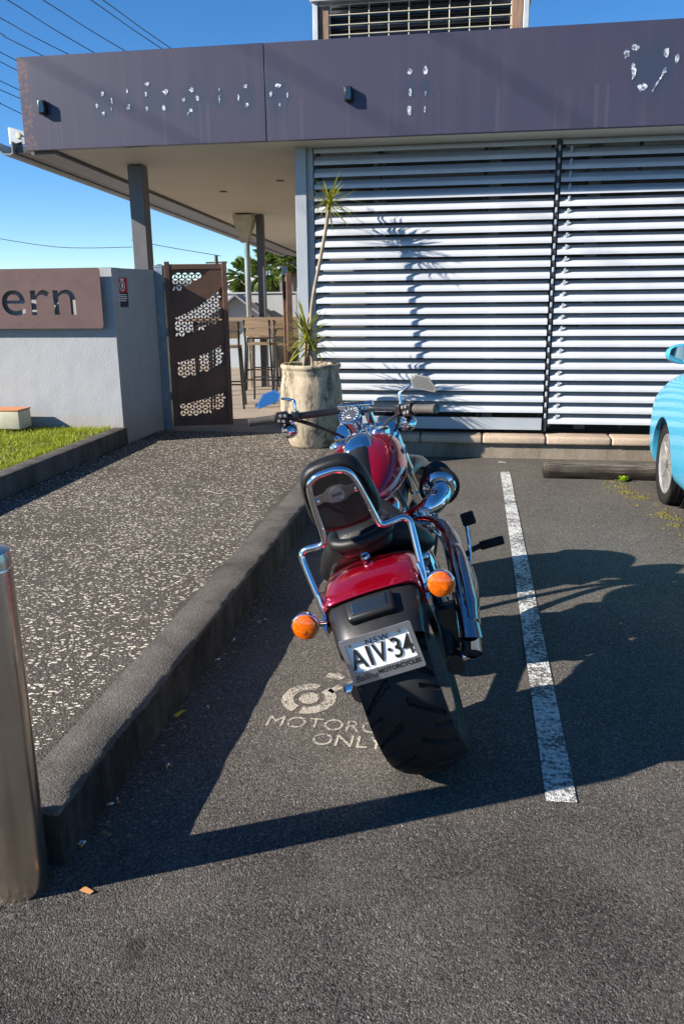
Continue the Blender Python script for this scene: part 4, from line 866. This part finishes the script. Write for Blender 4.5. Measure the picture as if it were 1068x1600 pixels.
bk(MB().add([q-e*.0015, q+e*.0015, q+d*.036], [(0, 1, 2)]), 'dial_needle', 'white_print', True, spd, smooth=False)
bk(MB().box(q-fy*.016, (.022, .006, .004), .001), 'odometer', 'white_print', True, spd, smooth=False)
bk(MB().lathe([(.022, -.02), (.025, .0), (.02, .012), (.008, .014), (.008, .02), (0, .02)], (.075, 1.14, 1.005), (0, -.3, 1), 20), 'ignition_switch', 'chrome', True)
for sx in (-1, 1):
    bk(MB().tube([(sx*.25, 1.075, 1.075), (sx*.17, 1.12, 1.03), (sx*.09, 1.18, .97), (sx*.04, 1.24, .90)], .006, 8, smooth=6), 'cable', 'rubber', True)
    bk(MB().tube([(sx*.23, 1.09, 1.07), (sx*.20, 1.19, 1.02), (sx*.12, 1.30, .92), (sx*.05, 1.34, .80)], .0055, 8, smooth=6), 'cable', 'rubber', True)

# ------------------------------------------------------------------ pot and spiky plant
pot = thing('plant_pot', 'large weathered stone coloured pot standing before the louvres', 'plant pot', (-1.46, 7.40, KZ))
MB().lathe([(.19, 0), (.205, .02), (.235, .10), (.268, .22), (.283, .36), (.284, .46), (.276, .56), (.262, .645), (.256, .66), (.262, .672), (.258, .70), (.262, .712), (.274, .722), (.276, .745), (.262, .757), (.238, .755), (.228, .735), (.226, .68)], n=56).xf(lambda p: p+Vector((p.x, p.y, 0)).normalized()*noise.noise(p*7)*.006 if p.x*p.x+p.y*p.y > 1e-6 else p).build('body', 'weathered_pot', pot, angle=60)
MB().lathe([(.229, .69), (.12, .705), (0, .70)], n=32).xf(lambda p: p+Vector((0, 0, noise.noise(p*25)*.012))).build('potting_soil', 'soil', pot)
pn_ = thing('spiky_pot_plant', 'tall spiky leaved plant with bare bent stem growing in the stone pot', 'plant', (-1.46, 7.40, KZ+.70))
def spikes(mb, c, n, length, seed, up=.5, w=.011):
    rnd = random.Random(seed); c = Vector(c)
    for i in range(n):
        az = rnd.random()*6.283; el = rnd.uniform(-.5, 1.35)*up*1.6; L = length*rnd.uniform(.65, 1.15)
        d = Vector((C_(az)*C_(el), S_(az)*C_(el), S_(el))); side = d.cross(Vector((0, 0, 1))).normalized(); ww = w*rnd.uniform(.7, 1.2); pts = []
        droop = rnd.uniform(.05, .35)
        b = c+Vector((0, 0, rnd.uniform(-.05, .06)))
        vs_ = []
        for k in range(5):
            t = k/4; p = b+d*(L*t)+Vector((0, 0, -droop*L*t*t)); q = ww*(.7+.6*t)*(1-t**2.2) if k < 4 else .0004
            vs_ += [p-side*q, p+Vector((0, 0, -.25*q)), p+side*q]
        mb.add(vs_, [(3*k+j, 3*k+j+1, 3*k+j+4, 3*k+j+3) for k in range(4) for j in range(2)])
stem = MB().tube([(-.03, .02, -.02), (-.015, .06, .30), (.01, .11, .62), (.07, .17, .95), (.115, .21, 1.20), (.145, .24, 1.40)], [.020, .018, .017, .016, .016, .017], 10, smooth=6); stem.build('stem', 'stem_bark', pn_)
MB().tube([(-.07, .01, -.02), (-.05, .0, .12), (-.04, .0, .26)], .017, 8, smooth=4).build('stem', 'stem_bark', pn_); MB().tube([(.03, -.05, -.02), (.02, -.04, .1), (.0, -.04, .17)], .014, 8, smooth=4).build('stem', 'stem_bark', pn_)
for c, n, L, sd_, up in (((.148, .245, 1.44), 66, .30, 1, .55), ((-.04, .04, .30), 60, .36, 2, .6), ((.0, .0, .20), 40, .32, 3, .5)):
    mb = MB(); spikes(mb, c, n, L, sd_, up); mb.build('leaf_head', 'spiky_leaf', pn_, angle=80)

# ------------------------------------------------------------------ bar furniture on the verandah
def stool(label, x, y, rz, first=None):
    if first: t = copy_tree(first)
    else:
        t = thing('bar_stool', label, 'bar stool')
        for sx in (-1, 1):
            MB().tube([(sx*.20, -.20, 0), (sx*.165, -.17, .74), (sx*.17, -.20, 1.06)], .014, 8).build('leg', 'black_metal', t)
            MB().tube([(sx*.20, .20, 0), (sx*.165, .16, .74)], .014, 8).build('leg', 'black_metal', t)
            MB().tube([(sx*.190, -.19, .28), (sx*.190, .19, .28)], .010, 8).build('stretcher', 'black_metal', t)
        for sy in (-1, 1): MB().tube([(-.19, sy*.187, .30), (.19, sy*.187, .30)], .010, 8).build('stretcher', 'black_metal', t)
        for i in range(4): MB().box((0, -.135+i*.09, .752), (.36, .08, .022), .004).build('seat_slat', 'table_timber', t)
        for i in range(2): MB().box((0, -.182-.012*i, .90+.10*i), (.37, .02, .085), .004).build('back_slat', 'table_timber', t)
    t.location = (x, y, KZ-.004); t.rotation_euler = (0, 0, rz); t['label'] = label; t['group'] = 'bar stools round the high table'; return t
s1 = stool('bar stool nearest the open gate, seen from behind', -3.02, 9.95, R(12))
stool('bar stool at the middle of the near side of the high table', -2.72, 10.55, R(-4), s1); stool('bar stool right of the grey inner post', -2.35, 10.5, R(8), s1)
stool('bar stool on the far side of the high table, left', -3.1, 12.0, R(180), s1); stool('bar stool on the far side of the high table, right', -2.45, 11.95, R(172), s1)
tb = thing('high_table', 'long high bar table with slatted timber top and black legs', 'table', (-2.75, 11.25, KZ-.004))
for i in range(6): MB().box((0, -.33+i*.132, 1.04), (2.3, .124, .035), .005).build('top_board', 'table_timber', tb)
for sx in (-1, 1):
    for sy in (-1, 1): MB().box((sx*1.0, sy*.3, .51), (.05, .05, 1.02), .004).build('leg', 'black_metal', tb)
    MB().box((sx*1.0, 0, .98), (.04, .56, .05), .003).build('rail', 'black_metal', tb)
# boundary walls, neighbour building, palms, far pole
bw = thing('courtyard_wall', 'pale grey courtyard wall behind the bar table', 'wall', (-4.2, 16.2, 0))
MB().box((0, 0, .78), (6.5, .2, 1.56), .004).build('wall_panel', 'grey_render', bw); MB().box((0, 0, 1.575), (6.52, .26, .03), .004).build('coping', 'grey_render', bw)
gable_block = thing('gable_shadow_block', 'gabled block standing in for the gable shadow on the courtyard wall', 'shadow stand-in', (-4.45, 15.6, 0))  # solid block added in place of a gable-shaped shadow on the wall
MB().prism([(-.62, .1), (.62, .1), (.62, 1.05), (0, 1.52), (-.62, 1.05)], (0, 0, 0), (1, 0, 0), (0, 0, 1), -.4).build('body', 'trim_paint', gable_block, smooth=False); MB().box((.32, -.02, 1.30), (.82, .5, .03), 0, Matrix.Rotation(R(37.2), 3, 'Y')).build('slope_sheet', 'roof_metal', gable_block, smooth=False); MB().box((-.32, -.02, 1.30), (.82, .5, .03), 0, Matrix.Rotation(R(-37.2), 3, 'Y')).build('slope_sheet', 'roof_metal', gable_block, smooth=False)
fp = thing('paling_fence', 'weathered paling fence between the inner posts', 'fence', (-3.35, 15.9, 0))
for i in range(9): MB().box((i*.125, 0, .82), (.105, .02, 1.5+.03*(i % 3)), .003).build('paling', 'stud_grey', fp)
nb = thing('motel_building', 'white flat roofed building with blue lettering far behind the palms', 'building', (-17.5, 52, 0))
MB().box((0, 2.5, 1.1), (16, 5, 2.2), .02).build('wall', 'white_wall', nb); MB().box((0, 2.4, 2.3), (16.4, 5.4, .2), .02).build('roof', 'roof_metal', nb)
for i in range(6):
    w_ = MB().box((-6.3+i*2.5, -.02, 1.0), (1.3, .06, .9), .01).build('window', 'dark_glass', nb); MB().box((-6.3+i*2.5, -.05, .52), (1.5, .12, .06), .01).build('sill', 'white_wall', w_)
MB().box((2.6, -.25, 2.15), (5.0, .15, .95), .01).build('sign_board', 'white_wall', nb); text_obj('lettering', 'Mo', .85, 'blue_print', (1.55, -.34, 2.15), (1, 0, 0), (0, 0, 1), nb, .01)
def fan_palm(px_, py_, Y, r, label, seed):
    c = ony(px_, py_, Y); rnd = random.Random(seed); t = thing('fan_palm', label, 'palm tree', (c.x, Y, 0), 0, 'palms behind the courtyard')
    hz = c.z; MB().tube([(0, 0, 0), (.05, 0, hz*.5), (0, 0, hz)], [.22, .17, .16], 12, smooth=5).build('trunk', 'stem_bark', t)
    mb = MB(); sk = MB()
    for i in range(54):
        az = rnd.random()*6.283; el = R(rnd.uniform(-55, 80)); d = Vector((C_(az)*C_(el), S_(az)*C_(el), S_(el))); b = Vector((0, 0, hz)); L = r*rnd.uniform(.42, .6)
        hub = b+d*L+Vector((0, 0, -.10*r)); side = d.cross(Vector((0, 0, 1)));
        if side.length < .1: continue
        side.normalize(); nrm = side.cross(d); mb.tube([b, b+d*L*.6+Vector((0, 0, -.02)), hub], .012*r, 4, caps=False)
        for k in range(15):
            a = R(-85+170*k/14); dd = (d*C_(a)+side*S_(a)).normalized(); l = r*.52*(1-.28*abs(S_(a)))*rnd.uniform(.9, 1.08); wv = dd.cross(nrm).normalized()*(.030*r)
            tip = hub+dd*l+Vector((0, 0, -.32*l*rnd.uniform(.5, 1.2))); mid = hub+dd*l*.55; mb.add([hub, mid-wv, tip, mid+wv], [(0, 1, 2), (0, 2, 3)])
    for i in range(70):
        az = rnd.random()*6.283; z0 = hz-rnd.uniform(.05, .75)*r; o_ = Vector((C_(az), S_(az), 0))*rnd.uniform(.18, .34)*r; w2 = Vector((-S_(az), C_(az), 0))*.08*r
        sk.add([Vector((0, 0, z0))+o_*.5-w2*.4, Vector((0, 0, z0))+o_*.5+w2*.4, Vector((0, 0, z0-.38*r))+o_+w2, Vector((0, 0, z0-.45*r))+o_*.9-w2], [(0, 1, 2, 3)])
    mb.build('crown', 'palm_leaf', t, smooth=False); sk.build('dry_skirt', 'palm_skirt', t, smooth=False)
fan_palm(384, 430, 40, 1.15, 'smaller fan palm left of the silver downpipe', 1); fan_palm(427, 417, 36, 1.35, 'large fan palm behind the grey inner post', 2); fan_palm(454, 408, 30, .75, 'fan palm crown beside the building corner', 4)
pp_ = thing('power_pole', 'distant timber power pole above the gate', 'power pole', (ony(339, 430, 60).x, 60, 0))
h_ = ony(339, 399, 60).z; MB().tube([(0, 0, 0), (0, 0, h_)], [.16, .12], 10).build('pole', 'old_timber', pp_); MB().box((0, 0, h_-.5), (1.6, .1, .12), .01).build('crossarm', 'old_timber', pp_)
# overhead wires, strung towards a tall pole standing behind the tavern
wires = [((12.5, 0), (145, 81)), ((67.5, 0), (194, 78.5)), ((142.5, 0), (251.5, 75)), ((161, 0), (265, 74)), ((0, 27.5), (103.5, 83)), ((0, 51.5), (65, 86)), ((0, 80), (24, 93.5)), ((0, 95), (25, 109)), ((0, 125), (29, 140)), ((0, 139), (31, 153.5)), ((0, 160), (33.5, 177.5))]
ordn = ['first', 'second', 'third', 'fourth', 'fifth', 'sixth', 'seventh', 'eighth', 'ninth', 'tenth', 'eleventh']
names_ = {3: 'first', 2: 'second', 1: 'third', 0: 'fourth', 4: 'fifth', 5: 'sixth', 6: 'seventh', 7: 'eighth', 8: 'ninth', 9: 'tenth', 10: 'eleventh'}
tp = thing('tall_power_pole', 'tall power pole hidden behind the tavern roof, carrying the overhead wires', 'power pole', (ony(440, 300, 34).x, 34, 0))
MB().tube([(0, 0, 0), (0, 0, 10.0)], [.2, .14], 12).build('pole', 'old_timber', tp)
for i, (a, b) in enumerate(wires):
    sl_ = (b[1]-a[1])/(b[0]-a[0]); xe = 440; e = (xe, b[1]+sl_*(xe-b[0])*.92); bk_ = (a[0]-260, a[1]-sl_*260)
    A = ony(*bk_, 13); B = ony(*e, 33.8); Mid = ony((a[0]+b[0])/2, (a[1]+b[1])/2, 20.5); P = []
    A = ony(a[0], a[1], 18); B2 = ony(b[0], b[1], 24); dirv = (B2-A).normalized(); A0 = A-dirv*9; 
    w = MB().tube([A0, A, B2, B], .011, 6, smooth=8, caps=False).build('overhead_wire', 'wire_black')
    tag(w, names_[i]+' overhead wire counted from the right where they meet the fascia top', 'wire', 'overhead wires')
    MB().box(Vector((0, -.1, B.z))+Vector((0, 0, -.06)), (.9, .1, .1), .01).build('crossarm', 'old_timber', tp)
for k, (q, lab) in enumerate(((((-40, 366), (90, 386), (207, 386)), 'thin low wire crossing the sky left of the first post'), (((205, 375), (262, 386), (345, 400)), 'faint low wire running to the distant pole'))):
    w = MB().tube([ony(x, y, 55) for x, y in q], .022, 5, smooth=6, caps=False).build('overhead_wire', 'wire_black'); tag(w, lab, 'wire')

# ------------------------------------------------------------------ blue car, nose to the wall (local: x right, y forward, origin on the ground under the front axle)
car = thing('blue_car', 'bright blue hatchback parked nose to the wall at the right edge', 'car', (2.245, 6.27, 0))
ST = [(.80, .40, .30, .50, .56), (.77, .60, .24, .56, .63), (.68, .775, .20, .655, .74), (.52, .850, .18, .785, .86), (.27, .845, .17, .885, .95), (-.02, .855, .17, .965, 1.02), (-.30, .856, .17, 1.01, 1.07), (-.60, .856, .17, 1.035, 1.10), (-1.2, .856, .17, 1.045, 1.08), (-1.9, .856, .17, 1.055, 1.09), (-2.4, .852, .17, 1.07, 1.10), (-2.8, .83, .20, 1.075, 1.11), (-3.0, .78, .28, 1.05, 1.09), (-3.1, .67, .36, 1.0, 1.04)]
secs = []
for y, w, zb, zs, zt in ST:
    half_ = [(0, zb), (.80*w, zb), (.955*w, zb+.05), (.99*w, zb+.16), (1.0*w, zb+.30 if zb+.30 < zs-.12 else (zb+zs)/2), (.992*w, zs-.09), (.955*w, zs-.025), (.86*w, zs+.015), (.70*w, (zs+2*zt)/3), (.4*w, zt), (0, zt+.012)]
    secs.append([Vector((x, y, z)) for x, z in half_]+[Vector((-x, y, z)) for x, z in half_[-2:0:-1]])
mb = MB().loft(secs); me = mb.build('tmp_body', 'blue_car_paint', None, sub=2, angle=180)
cut = MB()
for y in (0, -2.46):
    for sx in (-1, 1): cut.lathe([(.345, -.26), (.345, .26)], (sx*.80, y, .30), (1, 0, 0), 48)
co_ = cut.build('tmp_cut', 'black_plastic', None, smooth=False)
bo_ = me.modifiers.new('b', 'BOOLEAN'); bo_.operation = 'DIFFERENCE'; bo_.object = co_; bo_.solver = 'EXACT'
bpy.context.view_layer.update(); bm2 = bpy.data.meshes.new_from_object(me.evaluated_get(bpy.context.evaluated_depsgraph_get()))
for o in (me, co_): bpy.data.objects.remove(o)
bm2.materials.clear(); bm2.materials.append(MATS['blue_car_paint']); bm2.shade_smooth(); bm2.set_sharp_from_angle(angle=R(35))
for p_ in bm2.polygons: p_.material_index = 0
link('body', bm2, car)
for y in (0, -2.46):
    for sx in (-1, 1):
        MB().lathe([(.342, -.13*sx), (.342, .02*sx), (.33, .02*sx)], (sx*.70, y, .30), (1, 0, 0), 40, caps=False).build('wheel_well', 'black_plastic', car)
        P = []
        for i in range(29): a = R(-18+216*i/28); P.append((sx*(.828 if C_(a) < .3 else .828-.05*(C_(a)-.3)), y+.341*C_(a), .30+.341*S_(a)))
        MB().tube(P, .007, 8).build('arch_lip', 'black_plastic', car)
        hw_ = .092; Ro = .298; cx = sx*.722
        pr = [(Ro-.085, -hw_*.82), (Ro-.05, -hw_), (Ro-.02, -hw_*.98), (Ro-.006, -hw_*.86)]
        for g_ in (-.55, -.18, .18, .55): pr += [(Ro, (g_-.10)*hw_), (Ro-.008, (g_-.085)*hw_), (Ro-.008, (g_+.085)*hw_), (Ro, (g_+.10)*hw_)]
        pr += [(Ro-.006, hw_*.86), (Ro-.02, hw_*.98), (Ro-.05, hw_), (Ro-.085, hw_*.82)]
        wl_ = MB().lathe(pr, (cx, y, Ro), (1, 0, 0), 64, caps=False).build('wheel', 'rubber', car, angle=30)
        nb_ = MB()
        for i in range(70):
            a = 2*math.pi*i/70
            for s2 in (-1, 1): nb_.box((cx+s2*hw_*.83, y+(Ro-.006)*C_(a), Ro+(Ro-.006)*S_(a)), (.028, .016, .012), 0, Matrix.Rotation(a-math.pi/2, 3, 'X'))
        nb_.build('tread_blocks', 'rubber', wl_, smooth=False, kind='stuff')
        MB().lathe([(Ro-.083, sx*hw_*.80), (Ro-.076, sx*hw_*.90), (Ro-.082, sx*hw_*.92), (Ro-.098, sx*hw_*.80), (Ro-.105, sx*hw_*.2)], (cx, y, Ro), (1, 0, 0), 56, caps=False).build('rim', 'alloy', wl_); MB().lathe([(Ro-.10, sx*.0), (.11, sx*.004), (.105, sx*.012), (0, sx*.012)], (cx, y, Ro), (1, 0, 0), 40).build('brake_drum', 'black_plastic', wl_)
        for i in range(9):
            a = 2*math.pi*i/9; d = Vector((0, C_(a), S_(a))); e = Vector((0, -S_(a), C_(a))); c_ = Vector((cx, y, Ro)); X = Vector((sx, 0, 0))
            MB().loft([[c_+d*q+e*(s_*wd)+X*xx for s_, xx in ((-1, x0), (1, x0), (.7, x1), (-.7, x1))] for q, wd, x0, x1 in ((.03, .016, .03, .072), (.12, .014, .03, .07), (Ro-.09, .018, .03, .075))]).build('spoke', 'alloy', wl_, smooth=False)
        MB().lathe([(.035, sx*.06), (.034, sx*.076), (.0, sx*.08)], (cx, y, Ro), (1, 0, 0), 20).build('hub_cap', 'dull_grey', wl_)
gl = MB(); ring_ = lambda y0, y1, w, z: [Vector((x*w, y, z)) for x, y in ((-.86, y0), (0, y0+.06), (.86, y0), (1, y0-.22), (1, (y0+y1)/2), (1, y1+.2), (.86, y1), (0, y1-.05), (-.86, y1), (-1, y1+.2), (-1, (y0+y1)/2), (-1, y0-.22))]
gl.loft([ring_(-.42, -3.0, .76, 1.03), ring_(-.72, -2.93, .70, 1.23), ring_(-1.05, -2.82, .62, 1.47), ring_(-1.22, -2.72, .57, 1.55)]); gl.build('glazing', 'dark_glass', car, angle=50)
MB().loft([ring_(-1.19, -2.74, .595, 1.545), ring_(-1.30, -2.66, .56, 1.59), ring_(-1.55, -2.45, .42, 1.615)]).build('roof', 'blue_car_paint', car, angle=60)
for sx in (-1, 1):
    for pts in ([(.755, -.50, .93), (.70, -.80, 1.10), (.625, -1.10, 1.34), (.59, -1.25, 1.43)], [(.775, -1.62, .93), (.70, -1.62, 1.12), (.61, -1.66, 1.40)], [(.765, -2.75, .93), (.70, -2.74, 1.12), (.60, -2.64, 1.40)]):
        MB().tube([(sx*a, b, c+.13) for a, b, c in pts], [.03, .028, .026], 8, smooth=4).build('pillar', 'blue_car_paint', car)
    mr = MB(); secs = []
    for q, k in ((-.055, .55), (-.035, .85), (0, 1.0), (.035, .92), (.06, .6)): secs.append([Vector((sx*(.965+.105*k*C_(a)*1.0), -.86+q, 1.165+.066*k*S_(a))) for a in [2*math.pi*i/20 for i in range(20)]])
    m_ = MB().loft(secs).build('mirror_housing', 'blue_car_paint', car, sub=1, angle=70); MB().loft([[Vector((sx*(.967+.085*s_*math.copysign(abs(C_(a))**.7, C_(a))), -.918-.003*k, 1.167+.050*s_*math.copysign(abs(S_(a))**.7, S_(a)))) for a in [2*math.pi*i/24 for i in range(24)]] for s_, k in ((1.02, 0), (1, 1.5))]).build('mirror_face', 'mirror_silver', m_, smooth=False)
    MB().tube([(sx*.78, -.80, 1.09), (sx*.88, -.83, 1.12)], [.03, .025], 8).build('mirror_arm', 'black_plastic', m_)
    MB().box((sx*.862, -1.45, .90), (.02, .20, .035), .008).build('door_handle', 'blue_car_paint', car); MB().box((sx*.853, -1.05, .60), (.006, .006, .52)).build('door_gap', 'black_plastic', car, smooth=False)
    MB().ell((sx*.62, .60, .62), (.15, .13, .085)).build('headlamp', 'mirror_glass', car); MB().ell((sx*.68, -2.98, .78), (.10, .08, .15)).build('tail_lamp', 'sign_red', car)
MB().box((0, .80, .40), (.9, .03, .14), .01).build('grille', 'black_plastic', car); MB().box((0, -3.10, .62), (.4, .02, .12), .004).build('number_plate', 'plate_white', car)

# ------------------------------------------------------------------ litter, weeds, moss
random.seed(21)
def butt(px_, py_, lab):
    z = .006; d = ray(px_, py_); p = Vector((0, 0, CAM_H))+d*((z-CAM_H)/d.z); a = random.random()*3.1; u_ = Vector((C_(a), S_(a), 0))
    t = thing('cigarette_butt', lab, 'cigarette butt', p, a, 'butts in the gutter'); MB().tube([(-.014, 0, 0), (.0, 0, 0)], .004, 8).build('filter', 'tan_litter', t); MB().tube([(.0, 0, 0), (.011, 0, 0)], .0039, 8).build('paper', 'paper_litter', t)
for x, y, lab in ((172, 1256, 'cigarette butt close to the kerb front end'), (184, 1250, 'cigarette butt just right of another by the kerb front end'), (325, 1105, 'cigarette butt right of the yellow scrap'), (365, 1000, 'cigarette butt in the gutter left of the rear signal'), (340, 1030, 'cigarette butt under the kerb face, mid length'), (405, 972, 'cigarette butt left of the left amber signal'), (415, 968, 'cigarette butt nearest the left amber signal'), (262, 1196, 'cigarette butt alone in the kerb shadow'), (130, 1318, 'cigarette butt by the front corner of the kerb')): butt(x, y, lab)
def scrap(px_, py_, poly, mat, name, lab, cat, h=.004):
    d = ray(px_, py_); p = Vector((0, 0, CAM_H))+d*((.005-CAM_H)/d.z); o = MB().prism(poly, (0, 0, 0), (1, 0, 0), (0, 1, .12), .0015).build(name, mat, None, smooth=False); o.location = p; tag(o, lab, cat); return o
scrap(279, 1115, [(-.014, -.018), (.004, -.020), (.010, .004), (.022, .026), (.004, .020), (-.006, .004)], 'yellow_litter', 'plastic_scrap', 'bright yellow plastic scrap below the kerb', 'litter')
scrap(137, 1390, [(-.02, -.006), (.014, -.014), (.02, -.004), (-.012, .010)], 'tan_litter', 'cardboard_scrap', 'tan cardboard scrap near the bollard', 'litter')
scrap(128, 1317, [(-.010, -.008), (.006, -.010), (.010, .006), (-.006, .010)], 'paper_litter', 'paper_scrap', 'small pale paper scrap at the kerb corner', 'litter')
rnd = random.Random(5); mb = MB()
for i in range(46):
    a = rnd.random()*6.28; r = rnd.uniform(.01, .05); h = rnd.uniform(.015, .05); w = rnd.uniform(.005, .010); d = Vector((C_(a), S_(a), 0)); s_ = Vector((-S_(a), C_(a), 0))*w
    mb.add([d*.004, d*r*.6+s_+Vector((0, 0, h*.8)), d*r*1.2+Vector((0, 0, h)), d*r*.6-s_+Vector((0, 0, h*.8))], [(0, 1, 2, 3)])
wd = mb.build('weed_tuft', 'weed_leaf', None, smooth=False); wd.location = (1.27, 6.965, .0); tag(wd, 'small bright green weed growing at the timber wheel stop', 'weed')
mb = MB()
for i in range(900):
    t = rnd.random(); x = 1.17+t*.42+rnd.gauss(0, .05); y = 6.95-2.2*t+rnd.gauss(0, .10); 
    if noise.noise(Vector((x*5, y*5, 0))) < -.08: continue
    r = rnd.uniform(.006, .018); z = rnd.uniform(.004, .012); n = 5
    mb.add([Vector((x, y, z))]+[Vector((x+r*rnd.uniform(.6, 1.3)*C_(6.283*k/n), y+r*rnd.uniform(.6, 1.3)*S_(6.283*k/n), .001)) for k in range(n)], [(0, k+1, (k+1) % n+1) for k in range(n)])
ms = mb.build('moss_strip', 'moss', None, smooth=False, kind='stuff'); tag(ms, 'brown and ochre moss along the asphalt seam by the car', 'moss')
mb = MB()
for k, (oy, hw_, hh) in enumerate(((0, .012, .012), (-.05, .009, .009), (.035, .007, .006))):
    secs = []
    for i in range(90):
        x = -1.75+.66*i/89; y = 1.44+oy+.24*(i/89)**1.4+noise.noise(Vector((x*7, k, 3)))*.035+noise.noise(Vector((x*40, k, 3)))*.008; w = hw_*(1+.7*noise.noise(Vector((x*30, 5, k)))); h = max(.0015, hh*(.7+1.2*noise.noise(Vector((x*35, k, 7)))))*(1-(i/89)**6)
        secs.append([Vector((x, y-w*1.7, .0003)), Vector((x, y-w*.6, h*.7)), Vector((x, y, h)), Vector((x, y+w*.6, h*.5)), Vector((x, y+w*1.5, .0003))])
    mb.loft(secs, caps=False, closed=False)
struct(mb.build('asphalt_seam', 'asphalt', None, angle=20))
# unseen cables added on the sun's side to cast soft streaks across the fascia
for k, (a, b, D) in enumerate((((60, 95), (300, 225), 15), ((395, 75), (640, 215), 17), ((700, 60), (900, 190), 16))):
    A = ony(*a, YF)-travel*D; B = ony(*b, YF)-travel*D; d = (B-A).normalized()
    w = MB().tube([A-d*12, B+d*1.5], .011, 8).build('shadow_cable', 'wire_black'); tag(w, ['nearest', 'middle', 'farthest'][k]+' unseen cable added to cast a soft streak on the fascia', 'cable', 'added shadow cables')

# dirt and dry leaf bits swept against the kerb
rnd = random.Random(31); mb = MB()
for i in range(420):
    x = -1.085+abs(rnd.gauss(0, .07)); y = 1.95+4.8*rnd.random(); r = rnd.uniform(.003, .011); a = rnd.random()*6.28; e = rnd.uniform(.3, .7); z = rnd.uniform(.002, .006)
    u_ = Vector((C_(a), S_(a), rnd.uniform(-.1, .3)))*r; v_ = Vector((-S_(a), C_(a), rnd.uniform(-.1, .2)))*r*e; p = Vector((x, y, z))
    mb.add([p-u_, p-v_, p+u_, p+v_], [(0, 1, 2, 3)])
lt = mb.build('leaf_litter', 'palm_skirt', None, smooth=False, kind='stuff'); tag(lt, 'dry leaf bits and dirt swept along the foot of the kerb', 'leaf litter')
